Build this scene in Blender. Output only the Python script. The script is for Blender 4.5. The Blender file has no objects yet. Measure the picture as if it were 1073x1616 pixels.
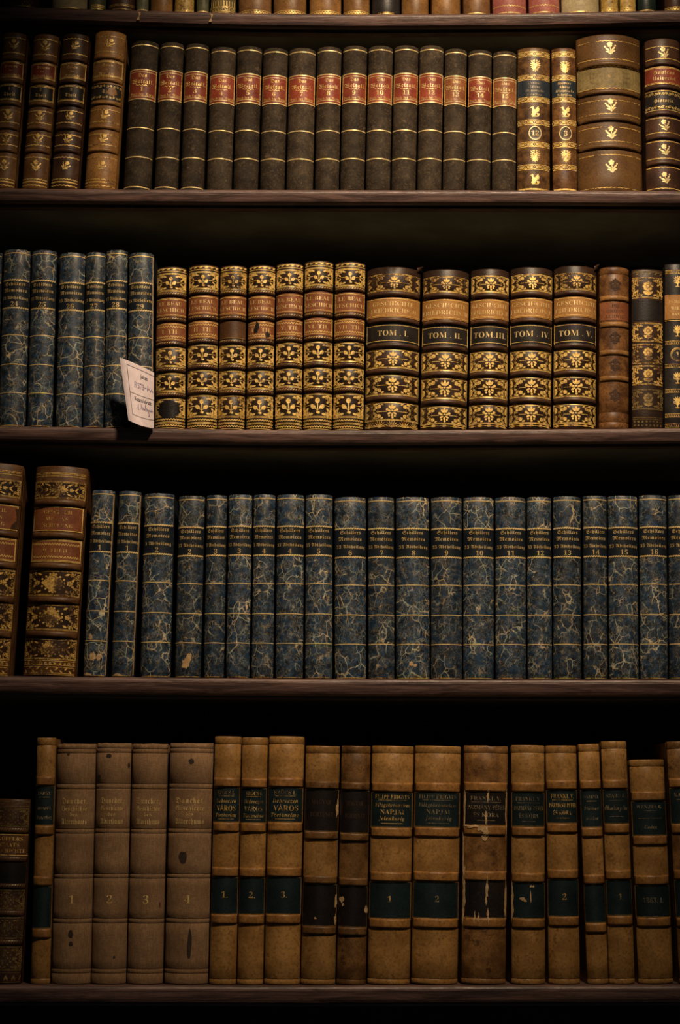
import bpy, math, random
import numpy as np
from mathutils import Vector

S = bpy.context.scene
COL = S.collection

# ------------------------------------------------------------------ camera
F_PX, W_PX, H_PX = 2800.0, 1073.0, 1616.0
DIST, CAM_Z, PITCH = 2.30, 1.50, math.radians(9.5)
cam_d = bpy.data.cameras.new('camera')
cam_d.sensor_fit = 'VERTICAL'
cam_d.sensor_height = 36.0
cam_d.lens = F_PX * 36.0 / H_PX
cam = bpy.data.objects.new('camera', cam_d)
COL.objects.link(cam)
cam.location = (0, -DIST, CAM_Z)
cam.rotation_euler = (math.pi / 2 + PITCH, 0, 0)
S.camera = cam

# ------------------------------------------------------------------ world, lamps, exposure
world = bpy.data.worlds.new('world')
S.world = world
world.use_nodes = True
world.node_tree.nodes['Background'].inputs[0].default_value = (0.55, 0.62, 0.75, 1)
world.node_tree.nodes['Background'].inputs[1].default_value = 0.006


def lamp(name, kind, loc, aim, power, color, **kw):
    d = bpy.data.lights.new(name, kind)
    d.energy = power
    d.color = color
    for k, v in kw.items():
        setattr(d, k, v)
    o = bpy.data.objects.new(name, d)
    COL.objects.link(o)
    o.location = loc
    v = np.array(aim, float) - np.array(loc, float)
    o.rotation_euler = Vector(v).to_track_quat('-Z', 'Y').to_euler()
    return o


lamp('ceiling_spot', 'SPOT', (0.34, -1.30, 3.35), (0.10, 0.0, 2.13), 235, (1.0, 0.76, 0.51),
     spot_size=math.radians(45), spot_blend=1.0, shadow_soft_size=0.09)
lamp('room_fill', 'AREA', (0.1, -2.2, 1.0), (0.0, 0.0, 1.8), 0.45, (0.95, 0.95, 0.85), shape='DISK', size=0.8)
S.view_settings.view_transform = 'Standard'
S.view_settings.look = 'None'
S.view_settings.gamma = 1.0
S.view_settings.use_curve_mapping = False
S.view_settings.exposure = 0.0


# ------------------------------------------------------------------ photo pixels to points on a plane y = const
def unp(u, v, y):
    du, dv = (u - W_PX / 2) / F_PX, (H_PX / 2 - v) / F_PX
    d = np.array([du, math.cos(PITCH) - dv * math.sin(PITCH), math.sin(PITCH) + dv * math.cos(PITCH)])
    t = (y + DIST) / d[1]
    return d[0] * t, CAM_Z + d[2] * t


# ------------------------------------------------------------------ materials
class NT:
    def __init__(s, name):
        s.m = bpy.data.materials.new(name)
        s.m.use_nodes = True
        s.n = s.m.node_tree.nodes
        s.l = s.m.node_tree.links
        s.b = s.n['Principled BSDF']
        s.tc = s.n.new('ShaderNodeTexCoord').outputs['Object']
        a = s.n.new('ShaderNodeAttribute')
        a.attribute_type = 'OBJECT'
        a.attribute_name = 'tone'
        s.tone = a.outputs['Fac']
        mu = s.math('MULTIPLY', s.tone, 37.0)
        ad = s.n.new('ShaderNodeVectorMath')
        ad.operation = 'ADD'
        s.l.new(s.tc, ad.inputs[0])
        s.l.new(mu, ad.inputs[1])
        s.p = ad.outputs[0]

    def put(s, sock, v):
        if isinstance(v, bpy.types.NodeSocket):
            s.l.new(v, sock)
        elif v is not None:
            sock.default_value = v

    def math(s, op, a, b=0.0, c=None, clamp=False):
        n = s.n.new('ShaderNodeMath')
        n.operation = op
        n.use_clamp = clamp
        s.put(n.inputs[0], a)
        s.put(n.inputs[1], b)
        if c is not None:
            s.put(n.inputs[2], c)
        return n.outputs[0]

    def scale(s, v, xyz):
        n = s.n.new('ShaderNodeVectorMath')
        n.operation = 'MULTIPLY'
        s.l.new(v, n.inputs[0])
        n.inputs[1].default_value = xyz
        return n.outputs[0]

    def noise(s, scale, detail=4.0, rough=0.6, vec=None, dist=0.0):
        n = s.n.new('ShaderNodeTexNoise')
        s.l.new(vec if vec is not None else s.p, n.inputs['Vector'])
        n.inputs['Scale'].default_value = scale
        n.inputs['Detail'].default_value = detail
        n.inputs['Roughness'].default_value = rough
        n.inputs['Distortion'].default_value = dist
        return n.outputs['Fac']

    def step(s, v, a, b, lo=0.0, hi=1.0):
        n = s.n.new('ShaderNodeMapRange')
        n.interpolation_type = 'SMOOTHSTEP'
        s.put(n.inputs[0], v)
        n.inputs[1].default_value, n.inputs[2].default_value = a, b
        n.inputs[3].default_value, n.inputs[4].default_value = lo, hi
        return n.outputs[0]

    def mix(s, f, a, b, blend='MIX'):
        n = s.n.new('ShaderNodeMix')
        n.data_type = 'RGBA'
        n.blend_type = blend
        s.put(n.inputs[0], f)
        s.put(n.inputs[6], a if isinstance(a, bpy.types.NodeSocket) else (*a, 1))
        s.put(n.inputs[7], b if isinstance(b, bpy.types.NodeSocket) else (*b, 1))
        return n.outputs[2]

    def bright(s, col, f):
        n = s.n.new('ShaderNodeVectorMath')
        n.operation = 'SCALE'
        s.l.new(col, n.inputs[0])
        s.put(n.inputs['Scale'], f)
        return n.outputs[0]

    def bump(s, h, strength, dist=0.001):
        n = s.n.new('ShaderNodeBump')
        n.inputs['Strength'].default_value = strength
        n.inputs['Distance'].default_value = dist
        s.l.new(h, n.inputs['Height'])
        s.l.new(n.outputs[0], s.b.inputs['Normal'])

    def out(s, col, rough, metal=0.0, spec=0.5):
        s.put(s.b.inputs['Base Color'], col if isinstance(col, bpy.types.NodeSocket) else (*col, 1))
        s.put(s.b.inputs['Roughness'], rough)
        s.put(s.b.inputs['Metallic'], metal)
        s.b.inputs['Specular IOR Level'].default_value = spec
        return s.m


def leather(name, c0, c1, rough=0.5, big=28, fine=420, wear=None, wear_at=0.66, spec=0.28, bump=0.35, span=0.5, fleck=None):
    t = NT(name)
    n1 = t.noise(big, 5, 0.62)
    n2 = t.noise(fine, 3, 0.6)
    col = t.mix(t.step(n1, 0.33, 0.68), c0, c1)
    col = t.mix(t.step(n2, 0.42, 0.75, 0.0, 0.55), col, tuple(x * 0.35 for x in c0))
    if fleck:
        col = t.mix(t.step(t.noise(340, 4, 0.75), 0.52, 0.66, 0, 0.75), col, fleck)
    if wear:
        col = t.mix(t.step(t.noise(75, 6, 0.7), wear_at, wear_at + 0.1, 0, 0.8), col, wear)
    col = t.bright(col, t.math('MULTIPLY_ADD', t.tone, span, 1.0 - span / 2))
    t.bump(t.noise(700, 3, 0.6), bump, 0.0006)
    return t.out(col, rough, 0.0, spec)


def gilt(name, c, under, lo, hi, metal=0.45, rough=0.42):
    t = NT(name)
    w = t.math('ADD', t.math('MULTIPLY', t.noise(55, 3, 0.6), 0.55), t.math('MULTIPLY', t.noise(480, 3, 0.7), 0.45))
    g = t.mix(t.step(t.noise(300, 2), 0.3, 0.7), tuple(x * 0.62 for x in c), c)
    col = t.mix(t.step(w, lo, hi), under, g)
    return t.out(col, rough, t.step(w, lo, hi, 0, metal), 0.5)


def marbled(name):
    t = NT(name)
    warp = t.n.new('ShaderNodeTexNoise')
    t.l.new(t.p, warp.inputs['Vector'])
    warp.inputs['Scale'].default_value = 60
    warp.inputs['Detail'].default_value = 4
    sub = t.n.new('ShaderNodeVectorMath')
    sub.operation = 'MULTIPLY_ADD'
    t.l.new(warp.outputs['Color'], sub.inputs[0])
    sub.inputs[1].default_value = (0.016, 0.016, 0.016)
    t.l.new(t.scale(t.p, (1.15, 1.15, 0.85)), sub.inputs[2])

    def vor(scale, feat):
        v = t.n.new('ShaderNodeTexVoronoi')
        v.feature = feat
        v.inputs['Scale'].default_value = scale
        t.l.new(sub.outputs[0], v.inputs['Vector'])
        return v.outputs['Distance']
    e1, e2, e3 = vor(62, 'DISTANCE_TO_EDGE'), vor(150, 'DISTANCE_TO_EDGE'), vor(400, 'DISTANCE_TO_EDGE')
    m1 = t.step(t.noise(30, 3, 0.6), 0.44, 0.58)
    m2 = t.step(t.noise(70, 3, 0.6), 0.44, 0.66)
    v1 = t.math('MULTIPLY', t.step(e1, 0.0, 0.042, 1, 0), m1)
    v2 = t.math('MULTIPLY', t.step(e2, 0.0, 0.065, 0.62, 0), m2)
    v3 = t.math('MULTIPLY', t.step(e3, 0.0, 0.10, 0.34, 0), t.step(t.noise(120, 3), 0.38, 0.62))
    v = t.math('MAXIMUM', v1, t.math('MAXIMUM', v2, v3))
    base = t.mix(t.step(t.noise(150, 5, 0.7), 0.38, 0.62), (0.0028, 0.0048, 0.0085), (0.010, 0.031, 0.068))
    base = t.mix(t.step(t.noise(700, 2, 0.7), 0.48, 0.72, 0, 0.5), base, (0.020, 0.044, 0.072))
    vc = t.mix(t.step(t.noise(90, 2), 0.35, 0.65), (0.56, 0.43, 0.24), (0.34, 0.37, 0.28))
    col = t.mix(t.math('MULTIPLY', v, 0.9), base, vc)
    col = t.mix(t.step(t.noise(48, 6, 0.72), 0.70, 0.735, 0, 0.75), col, (0.34, 0.24, 0.12))
    col = t.bright(col, t.math('MULTIPLY_ADD', t.tone, 0.5, 0.75))
    t.bump(t.noise(800, 2), 0.2, 0.0005)
    return t.out(col, 0.48, 0.0, 0.4)


def wood(name):
    t = NT(name)
    p = t.scale(t.tc, (1.0, 9.0, 14.0))
    n1 = t.noise(9, 6, 0.65, p, 1.2)
    n2 = t.noise(60, 4, 0.6, p)
    col = t.mix(t.step(n1, 0.35, 0.68), (0.040, 0.021, 0.018), (0.150, 0.084, 0.070))
    col = t.mix(t.step(n2, 0.45, 0.8, 0, 0.6), col, (0.018, 0.009, 0.008))
    col = t.mix(t.step(t.noise(5, 6, 0.7, t.scale(t.tc, (1, 6, 8))), 0.62, 0.72, 0, 0.5), col, (0.18, 0.095, 0.05))
    t.bump(t.math('ADD', n1, t.math('MULTIPLY', n2, 0.5)), 0.5, 0.0012)
    return t.out(col, t.step(n2, 0.3, 0.7, 0.38, 0.6), 0.0, 0.5)


def plain(name, c0, c1, scale, rough=0.8, spec=0.3):
    t = NT(name)
    col = t.mix(t.step(t.noise(scale, 4), 0.35, 0.65), c0, c1)
    return t.out(col, rough, 0.0, spec)


def cloth(name):
    t = NT(name)
    n1 = t.noise(22, 5, 0.65)
    wx = t.noise(900, 1, 0.5, t.scale(t.p, (1, 1, 0.12)))
    wz = t.noise(900, 1, 0.5, t.scale(t.p, (0.12, 1, 1)))
    wv = t.math('ADD', t.math('MULTIPLY', wx, 0.5), t.math('MULTIPLY', wz, 0.5))
    col = t.mix(t.step(n1, 0.3, 0.7), (0.165, 0.095, 0.048), (0.245, 0.145, 0.075))
    col = t.mix(t.step(wv, 0.42, 0.6, 0.45, 0.0), col, (0.075, 0.046, 0.024))
    col = t.bright(col, t.math('MULTIPLY_ADD', t.tone, 0.3, 0.85))
    t.bump(wv, 0.5, 0.0006)
    return t.out(col, 0.85, 0.0, 0.2)


M = {
    'wood': wood('dark_stained_wood'),
    'panel': plain('dark_back_panel', (0.020, 0.024, 0.040), (0.032, 0.036, 0.056), 8),
    'under': plain('shelf_underside', (0.085, 0.092, 0.080), (0.130, 0.138, 0.120), 10),
    'pages': plain('page_edges', (0.22, 0.17, 0.10), (0.32, 0.25, 0.15), 300),
    'brown': leather('brown_calf', (0.105, 0.048, 0.018), (0.210, 0.105, 0.040), wear=(0.34, 0.19, 0.08), rough=0.42),
    'tan': leather('tan_calf', (0.150, 0.070, 0.020), (0.290, 0.145, 0.046), wear=(0.09, 0.04, 0.015), rough=0.42),
    'darkbrown': leather('dark_brown_calf', (0.032, 0.015, 0.010), (0.078, 0.036, 0.018), wear=(0.20, 0.11, 0.05), rough=0.42),
    'mottle': leather('mottled_calf', (0.036, 0.016, 0.007), (0.165, 0.082, 0.027), big=80, rough=0.42),
    'russet': leather('russet_calf', (0.060, 0.024, 0.009), (0.185, 0.084, 0.026), big=60, rough=0.42, fleck=(0.03, 0.013, 0.006)),
    'deepbrown': leather('blackened_calf', (0.016, 0.008, 0.005), (0.042, 0.020, 0.010), wear=(0.15, 0.08, 0.03), wear_at=0.68, rough=0.42),
    'calfdark': leather('dark_calf', (0.060, 0.026, 0.010), (0.125, 0.058, 0.021), big=30, rough=0.45, wear=(0.03, 0.014, 0.007)),
    'vellumband': leather('browned_vellum', (0.165, 0.074, 0.020), (0.280, 0.138, 0.040), big=60, fine=300, rough=0.42, wear=(0.10, 0.045, 0.014)),
    'bigcalf': leather('old_calf', (0.066, 0.031, 0.009), (0.125, 0.062, 0.020), big=20, wear=(0.11, 0.055, 0.02), rough=0.45),
    'black': leather('black_brown_cloth', (0.018, 0.013, 0.009), (0.044, 0.032, 0.021), big=60, fine=600, fleck=(0.085, 0.055, 0.026), wear=(0.115, 0.080, 0.048), wear_at=0.60, rough=0.72, spec=0.12),
    'jet': leather('black_leather', (0.012, 0.010, 0.010), (0.024, 0.020, 0.018), rough=0.4),
    'vellum': leather('tan_vellum', (0.195, 0.098, 0.027), (0.320, 0.172, 0.054), big=30, fine=300, wear=(0.13, 0.066, 0.020), wear_at=0.57, rough=0.42, span=0.4),
    'vellumdark': leather('soiled_vellum', (0.085, 0.038, 0.012), (0.215, 0.108, 0.034), big=40, wear=(0.04, 0.018, 0.007), wear_at=0.56, rough=0.45),
    'tealabel': leather('dark_teal_leather', (0.005, 0.011, 0.013), (0.009, 0.019, 0.022), rough=0.45, span=0.3),
    'darklabel': leather('worn_black_leather', (0.007, 0.006, 0.006), (0.015, 0.011, 0.010), rough=0.4, wear=(0.05, 0.028, 0.018)),
    'bluelabel': leather('blue_black_leather', (0.012, 0.018, 0.026), (0.020, 0.028, 0.038), rough=0.45, span=0.3),
    'red': leather('red_leather', (0.150, 0.026, 0.014), (0.250, 0.052, 0.026), rough=0.45, span=0.4, wear=(0.10, 0.03, 0.015)),
    'redbrown': leather('red_brown_leather', (0.145, 0.046, 0.018), (0.235, 0.085, 0.032), rough=0.45, span=0.3),
    'orange': leather('orange_tan_leather', (0.280, 0.130, 0.036), (0.400, 0.200, 0.060), rough=0.45, span=0.3),
    'olive': leather('olive_paper', (0.130, 0.095, 0.034), (0.230, 0.170, 0.068), big=60, rough=0.6, wear=(0.07, 0.05, 0.02)),
    'green': leather('grey_green_leather', (0.060, 0.068, 0.034), (0.130, 0.130, 0.070), big=60, rough=0.5),
    'cream': leather('cream_vellum', (0.340, 0.270, 0.150), (0.460, 0.380, 0.220), rough=0.5, span=0.2),
    'pink': leather('faded_red_leather', (0.300, 0.085, 0.070), (0.420, 0.150, 0.115), big=50, rough=0.5, wear=(0.45, 0.24, 0.15)),
    'goldleather': leather('gilded_leather', (0.300, 0.180, 0.040), (0.560, 0.380, 0.110), big=160, rough=0.4, wear=(0.07, 0.035, 0.012), wear_at=0.56),
    'gblack': leather('green_black_leather', (0.008, 0.016, 0.012), (0.014, 0.026, 0.020), rough=0.4),
    'marble': marbled('blue_marbled_paper'),
    'navy': leather('navy_black_label', (0.005, 0.009, 0.014), (0.009, 0.014, 0.022), rough=0.5, span=0.2),
    'cloth': cloth('brown_book_cloth'),
    'gold': gilt('bright_gilt', (0.95, 0.64, 0.19), (0.16, 0.085, 0.025), 0.38, 0.48, metal=0.25),
    'goldpale': gilt('pale_gilt', (0.86, 0.64, 0.28), (0.26, 0.15, 0.05), 0.34, 0.46, metal=0.3),
    'goldworn': gilt('worn_gilt', (0.78, 0.49, 0.13), (0.085, 0.042, 0.016), 0.42, 0.53, metal=0.25),
    'goldground': gilt('speckled_gilt_ground', (0.62, 0.38, 0.10), (0.045, 0.022, 0.008), 0.45, 0.53, metal=0.2),
    'golddark': gilt('tarnished_gilt', (0.30, 0.20, 0.065), (0.05, 0.032, 0.013), 0.42, 0.55),
    'goldtext': gilt('gilt_lettering', (0.80, 0.56, 0.22), (0.30, 0.18, 0.06), 0.36, 0.47, metal=0.3),
    'dimtext': gilt('dulled_gilt_lettering', (0.36, 0.27, 0.14), (0.05, 0.045, 0.035), 0.42, 0.55, metal=0.2),
    'blind': plain('blind_tooling', (0.030, 0.014, 0.008), (0.055, 0.026, 0.012), 200),
    'ink': plain('black_ink', (0.012, 0.011, 0.011), (0.020, 0.018, 0.017), 200),
    'pen': plain('violet_pen_ink', (0.16, 0.13, 0.24), (0.24, 0.20, 0.33), 400),
    'paper': plain('white_card', (0.66, 0.56, 0.60), (0.74, 0.64, 0.68), 120, 0.85),
    'torn': plain('torn_leather_core', (0.30, 0.19, 0.09), (0.44, 0.30, 0.15), 300),
    'stain': plain('dark_stain', (0.016, 0.010, 0.008), (0.030, 0.018, 0.012), 300, 0.7),
    'rim': plain('worn_joint', (0.22, 0.14, 0.07), (0.36, 0.24, 0.12), 260),
}


# ------------------------------------------------------------------ mesh helpers
def mk(name, v, f, mat, parent=None, smooth=False, tone=None, label=None):
    me = bpy.data.meshes.new(name)
    v = np.asarray(v, float).reshape(-1, 3)
    me.from_pydata(v.tolist(), [], [list(map(int, q)) for q in f])
    if smooth:
        me.polygons.foreach_set('use_smooth', [True] * len(me.polygons))
    me.materials.append(M[mat] if isinstance(mat, str) else mat)
    me.update()
    o = bpy.data.objects.new(name, me)
    COL.objects.link(o)
    if parent is not None:
        o.parent = parent
        if tone is None and 'tone' in parent:
            tone = parent['tone']
    if tone is not None:
        o['tone'] = float(tone)
    if label:
        o['label'] = label
    return o


def empty(name, loc, label, cat, group=None, tone=0.5):
    o = bpy.data.objects.new(name, None)
    o.empty_display_size = 0.02
    COL.objects.link(o)
    o.location = loc
    o['label'] = label
    o['category'] = cat
    o['tone'] = tone
    if group:
        o['group'] = group
    return o


class P2:
    """flat drawing in metres made of small polygons, later laid on a curved spine"""
    def __init__(s):
        s.v, s.f = [], []

    def poly(s, pts):
        n = len(s.v)
        s.v += [tuple(p) for p in pts]
        s.f.append(list(range(n, n + len(pts))))

    def disk(s, x, y, rx, ry=None, rot=0.0, n=9):
        ry = rx if ry is None else ry
        c, q = math.cos(rot), math.sin(rot)
        s.poly([(x + rx * math.cos(a) * c - ry * math.sin(a) * q, y + rx * math.cos(a) * q + ry * math.sin(a) * c)
                for a in [2 * math.pi * k / n for k in range(n)]])

    def stroke(s, pts, w, w1=None):
        w1 = w if w1 is None else w1
        m = len(pts)
        base = len(s.v)
        for k in range(m):
            a, b = pts[max(0, k - 1)], pts[min(m - 1, k + 1)]
            dx, dy = b[0] - a[0], b[1] - a[1]
            L = math.hypot(dx, dy) or 1
            h = (w + (w1 - w) * k / (m - 1)) / 2
            s.v += [(pts[k][0] - dy / L * h, pts[k][1] + dx / L * h), (pts[k][0] + dy / L * h, pts[k][1] - dx / L * h)]
        for k in range(m - 1):
            i = base + 2 * k
            s.f.append([i, i + 1, i + 3, i + 2])

    def line(s, x0, y0, x1, y1, w, n=None):
        n = n or max(2, int(abs(x1 - x0) / 0.0022) + 2)
        s.stroke([(x0 + (x1 - x0) * k / (n - 1), y0 + (y1 - y0) * k / (n - 1)) for k in range(n)], w)

    def ring(s, x, y, rx, ry, w, n=26):
        s.stroke([(x + rx * math.cos(2 * math.pi * k / n), y + ry * math.sin(2 * math.pi * k / n)) for k in range(n + 1)], w)

    def spiral(s, x, y, r, a0, turns, w, d=1):
        n = int(9 * turns) + 3
        s.stroke([(x + r * (1 - 0.82 * k / n) * math.cos(a0 + d * 2 * math.pi * turns * k / n),
                   y + r * (1 - 0.82 * k / n) * math.sin(a0 + d * 2 * math.pi * turns * k / n)) for k in range(n + 1)], w, w * 1.2)
        s.disk(x, y, w * 0.9)

    def petal(s, x, y, L, w, a):
        c, q = math.cos(a), math.sin(a)
        prof = [(0, 0), (.25, .36), (.55, .5), (.82, .36), (1, 0), (.82, -.36), (.55, -.5), (.25, -.36)]
        s.poly([(x + L * t * c - w * k * q, y + L * t * q + w * k * c) for t, k in prof])

    def zig(s, x0, x1, y, amp, step, w):
        n = max(3, int((x1 - x0) / step))
        s.stroke([(x0 + (x1 - x0) * k / n, y + amp * (1 if k % 2 else -1)) for k in range(n + 1)], w)

    def cord(s, x0, x1, y, h, step):
        n = max(3, int((x1 - x0) / step))
        for k in range(n):
            s.disk(x0 + (x1 - x0) * (k + .5) / n, y, step * .62, h * .5, 0.5, 7)

    def wave(s, x0, x1, y, amp, step, w):
        n = max(8, int((x1 - x0) / step * 6))
        s.stroke([(x0 + (x1 - x0) * k / n, y + amp * math.sin(2 * math.pi * (k / 6))) for k in range(n + 1)], w)

    def add(s, o, dx=0.0, dy=0.0, sx=1.0, sy=1.0):
        n = len(s.v)
        s.v += [(x * sx + dx, y * sy + dy) for x, y in o.v]
        s.f += [[i + n for i in (q if sx * sy > 0 else q[::-1])] for q in o.f]


# --- lettering: each wanted string once, as a flat mesh
_ST = {'frak': (0x1d56c, 0x1d586), 'fine': (0x1d504, 0x1d51e), 'serif': (0x1d400, 0x1d41a), 'ital': (0x1d468, 0x1d482),
       'script': (0x1d4d0, 0x1d4ea)}
_TXT = {}
_DESK = bpy.data.scenes.new('lettering_desk')


def text(s, style):
    if (s, style) in _TXT:
        return _TXT[s, style]
    o = ''
    for ch in s:
        if style in _ST and 'A' <= ch <= 'Z':
            c = _ST[style][0] + ord(ch) - 65
            if style == 'fine':
                c = {'C': 0x212d, 'H': 0x210c, 'I': 0x2111, 'R': 0x211c, 'Z': 0x2128}.get(ch, c)
            o += chr(c)
        elif style in _ST and 'a' <= ch <= 'z':
            o += chr(_ST[style][1] + ord(ch) - 97)
        elif style in _ST and '0' <= ch <= '9':
            o += chr(0x1d7ce + ord(ch) - 48)
        else:
            o += ch
    c = bpy.data.curves.new('lettering', 'FONT')
    c.body = o
    c.size = 1.0
    c.resolution_u = 2
    c.offset = -0.012 if style == 'serif' else (-0.007 if style in ('frak', 'ital') else 0.0)
    c.space_character = 1.12 if style in ('frak', 'fine', 'ital') else 1.05
    ob = bpy.data.objects.new('lettering', c)
    _DESK.collection.objects.link(ob)
    with bpy.context.temp_override(scene=_DESK, view_layer=_DESK.view_layers[0]):
        dg = bpy.context.evaluated_depsgraph_get()
        dg.update()
    me = bpy.data.meshes.new_from_object(ob.evaluated_get(dg))
    v = np.empty(len(me.vertices) * 3)
    me.vertices.foreach_get('co', v)
    v = v.reshape(-1, 3)[:, :2]
    f = [list(p.vertices) for p in me.polygons]
    bpy.data.objects.remove(ob)
    bpy.data.curves.remove(c)
    bpy.data.meshes.remove(me)
    if len(v):
        v = v - np.array([(v[:, 0].min() + v[:, 0].max()) / 2, 0.0])
    _TXT[s, style] = (v, f)
    return v, f


def write(p, s, style, x, y, cap, maxw):
    """centre the string at x with its capitals centred on y"""
    v, f = text(s, style)
    if not len(v):
        return
    k = cap / 0.70
    w = (v[:, 0].max() - v[:, 0].min()) * k
    kx = k * min(1.0, maxw / w)
    n = len(p.v)
    p.v += [(x + a * kx, y - cap / 2 + b * k) for a, b in v]
    p.f += [[i + n for i in q] for q in f]


# ------------------------------------------------------------------ shelves
YS = 0.007                                     # the spines stand this far behind the shelf's front edge
EDGE = [  # photograph's top edge of each shelf front: (x, y) pixels
    [(0, 8), (220, 14.5), (400, 19), (540, 20.5), (640, 20.5), (830, 19), (900, 17.5), (1073, 14)],
    [(0, 295.5), (190, 297), (400, 298), (620, 298.3), (830, 298.5), (1073, 300)],
    [(0, 671), (250, 674.8), (410, 676.8), (590, 677.5), (760, 676.5), (950, 675.5), (1073, 674.5)],
    [(0, 1066), (125, 1067.5), (335, 1069.5), (530, 1071), (740, 1072), (925, 1072), (1073, 1072)],
    [(0, 1554.5), (220, 1555), (420, 1556), (600, 1556), (760, 1555.5), (920, 1555), (1073, 1554.5)],
]
THICK = [0.0185, 0.0185, 0.0190, 0.0215, 0.0230]
CURVE = []
for e in EDGE:
    q = [unp(u, v, 0.0) for u, v in e]
    xs, zs = np.array([a for a, b in q]), np.array([b for a, b in q])
    CURVE.append((np.concatenate([[-0.8], xs, [0.8]]), np.concatenate([[zs[0]], zs, [zs[-1]]])))


def shelf_z(i, x):
    return float(np.interp(x, *CURVE[i]))


DEPTH = 0.285
case = empty('bookcase', (0, 0, 0), 'tall dark wooden bookcase with sagging shelves that hold all the old books', 'bookcase')
for i in range(5):
    th = THICK[i]
    prof = [(DEPTH, 0.0), (0.05, 0.0), (0.0060, 0.0), (0.0034, -0.0005), (0.0014, -0.0018), (0.0002, -0.0040), (0.0, -0.0062), (0.0005, -0.0085),
            (0.0014, -th * .60), (0.0024, -th * .75), (0.0040, -th * .9), (0.0072, -th), (0.0125, -th - 0.0004), (0.0125, -th + 0.0015),
            (0.0165, -th + 0.0015), (0.0165, -th - 0.0035), (0.030, -th - 0.0035), (0.030, -th), (DEPTH, -th)]
    xs = np.linspace(-0.80, 0.80, 81)
    v, f = [], []
    m = len(prof)
    for x in xs:
        z = shelf_z(i, x)
        v += [(x, a, z + b) for a, b in prof]
    for k in range(len(xs) - 1):
        for j in range(m):
            a, b = k * m + j, k * m + (j + 1) % m
            f.append((a, a + m, b + m, b))
    f += [list(range(m)), list(range((len(xs) - 1) * m, len(xs) * m))[::-1]]
    sh = mk('shelf', v, f, 'wood', case)
    sh.data.materials.append(M['under'])
    for k in range(len(xs) - 1):
        sh.data.polygons[k * m + m - 2].material_index = 1
zb, zt = shelf_z(4, 0) - 0.16, shelf_z(0, 0) + 0.34
mk('back_panel', [(x, y, z) for z in (zb, zt) for y in (DEPTH, DEPTH + 0.012) for x in (-0.80, 0.80)],
   [(0, 1, 3, 2), (4, 6, 7, 5), (0, 4, 5, 1), (2, 3, 7, 6), (0, 2, 6, 4), (1, 5, 7, 3)], 'panel', case)
for px in (219, 333):      # little wooden repair plugs let into the top shelf's front edge
    x, z = unp(px, 29, -0.0005)
    zz = shelf_z(0, x)
    v, f = [], []
    for k in range(7):
        t = k / 6
        cx = x + 0.0012 * math.sin(t * 5)
        hw = 0.0017 + 0.0006 * math.cos(t * 6)
        yy = -0.0006 if 0.15 < t < 0.6 else 0.0008
        v += [(cx - hw, yy + .004, zz - 0.004 - t * 0.0115), (cx - hw * .8, yy - .0006, zz - 0.004 - t * 0.0115),
              (cx + hw * .8, yy - .0006, zz - 0.004 - t * 0.0115), (cx + hw, yy + .004, zz - 0.004 - t * 0.0115)]
        if k:
            a = (k - 1) * 4
            f += [(a + j, a + j + 1, a + j + 5, a + j + 4) for j in range(3)]
    f += [(0, 1, 2, 3), (27, 26, 25, 24)]
    mk('repair_plug', v, f, 'torn', case, label='pale wooden repair plug in shelf edge')


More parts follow.
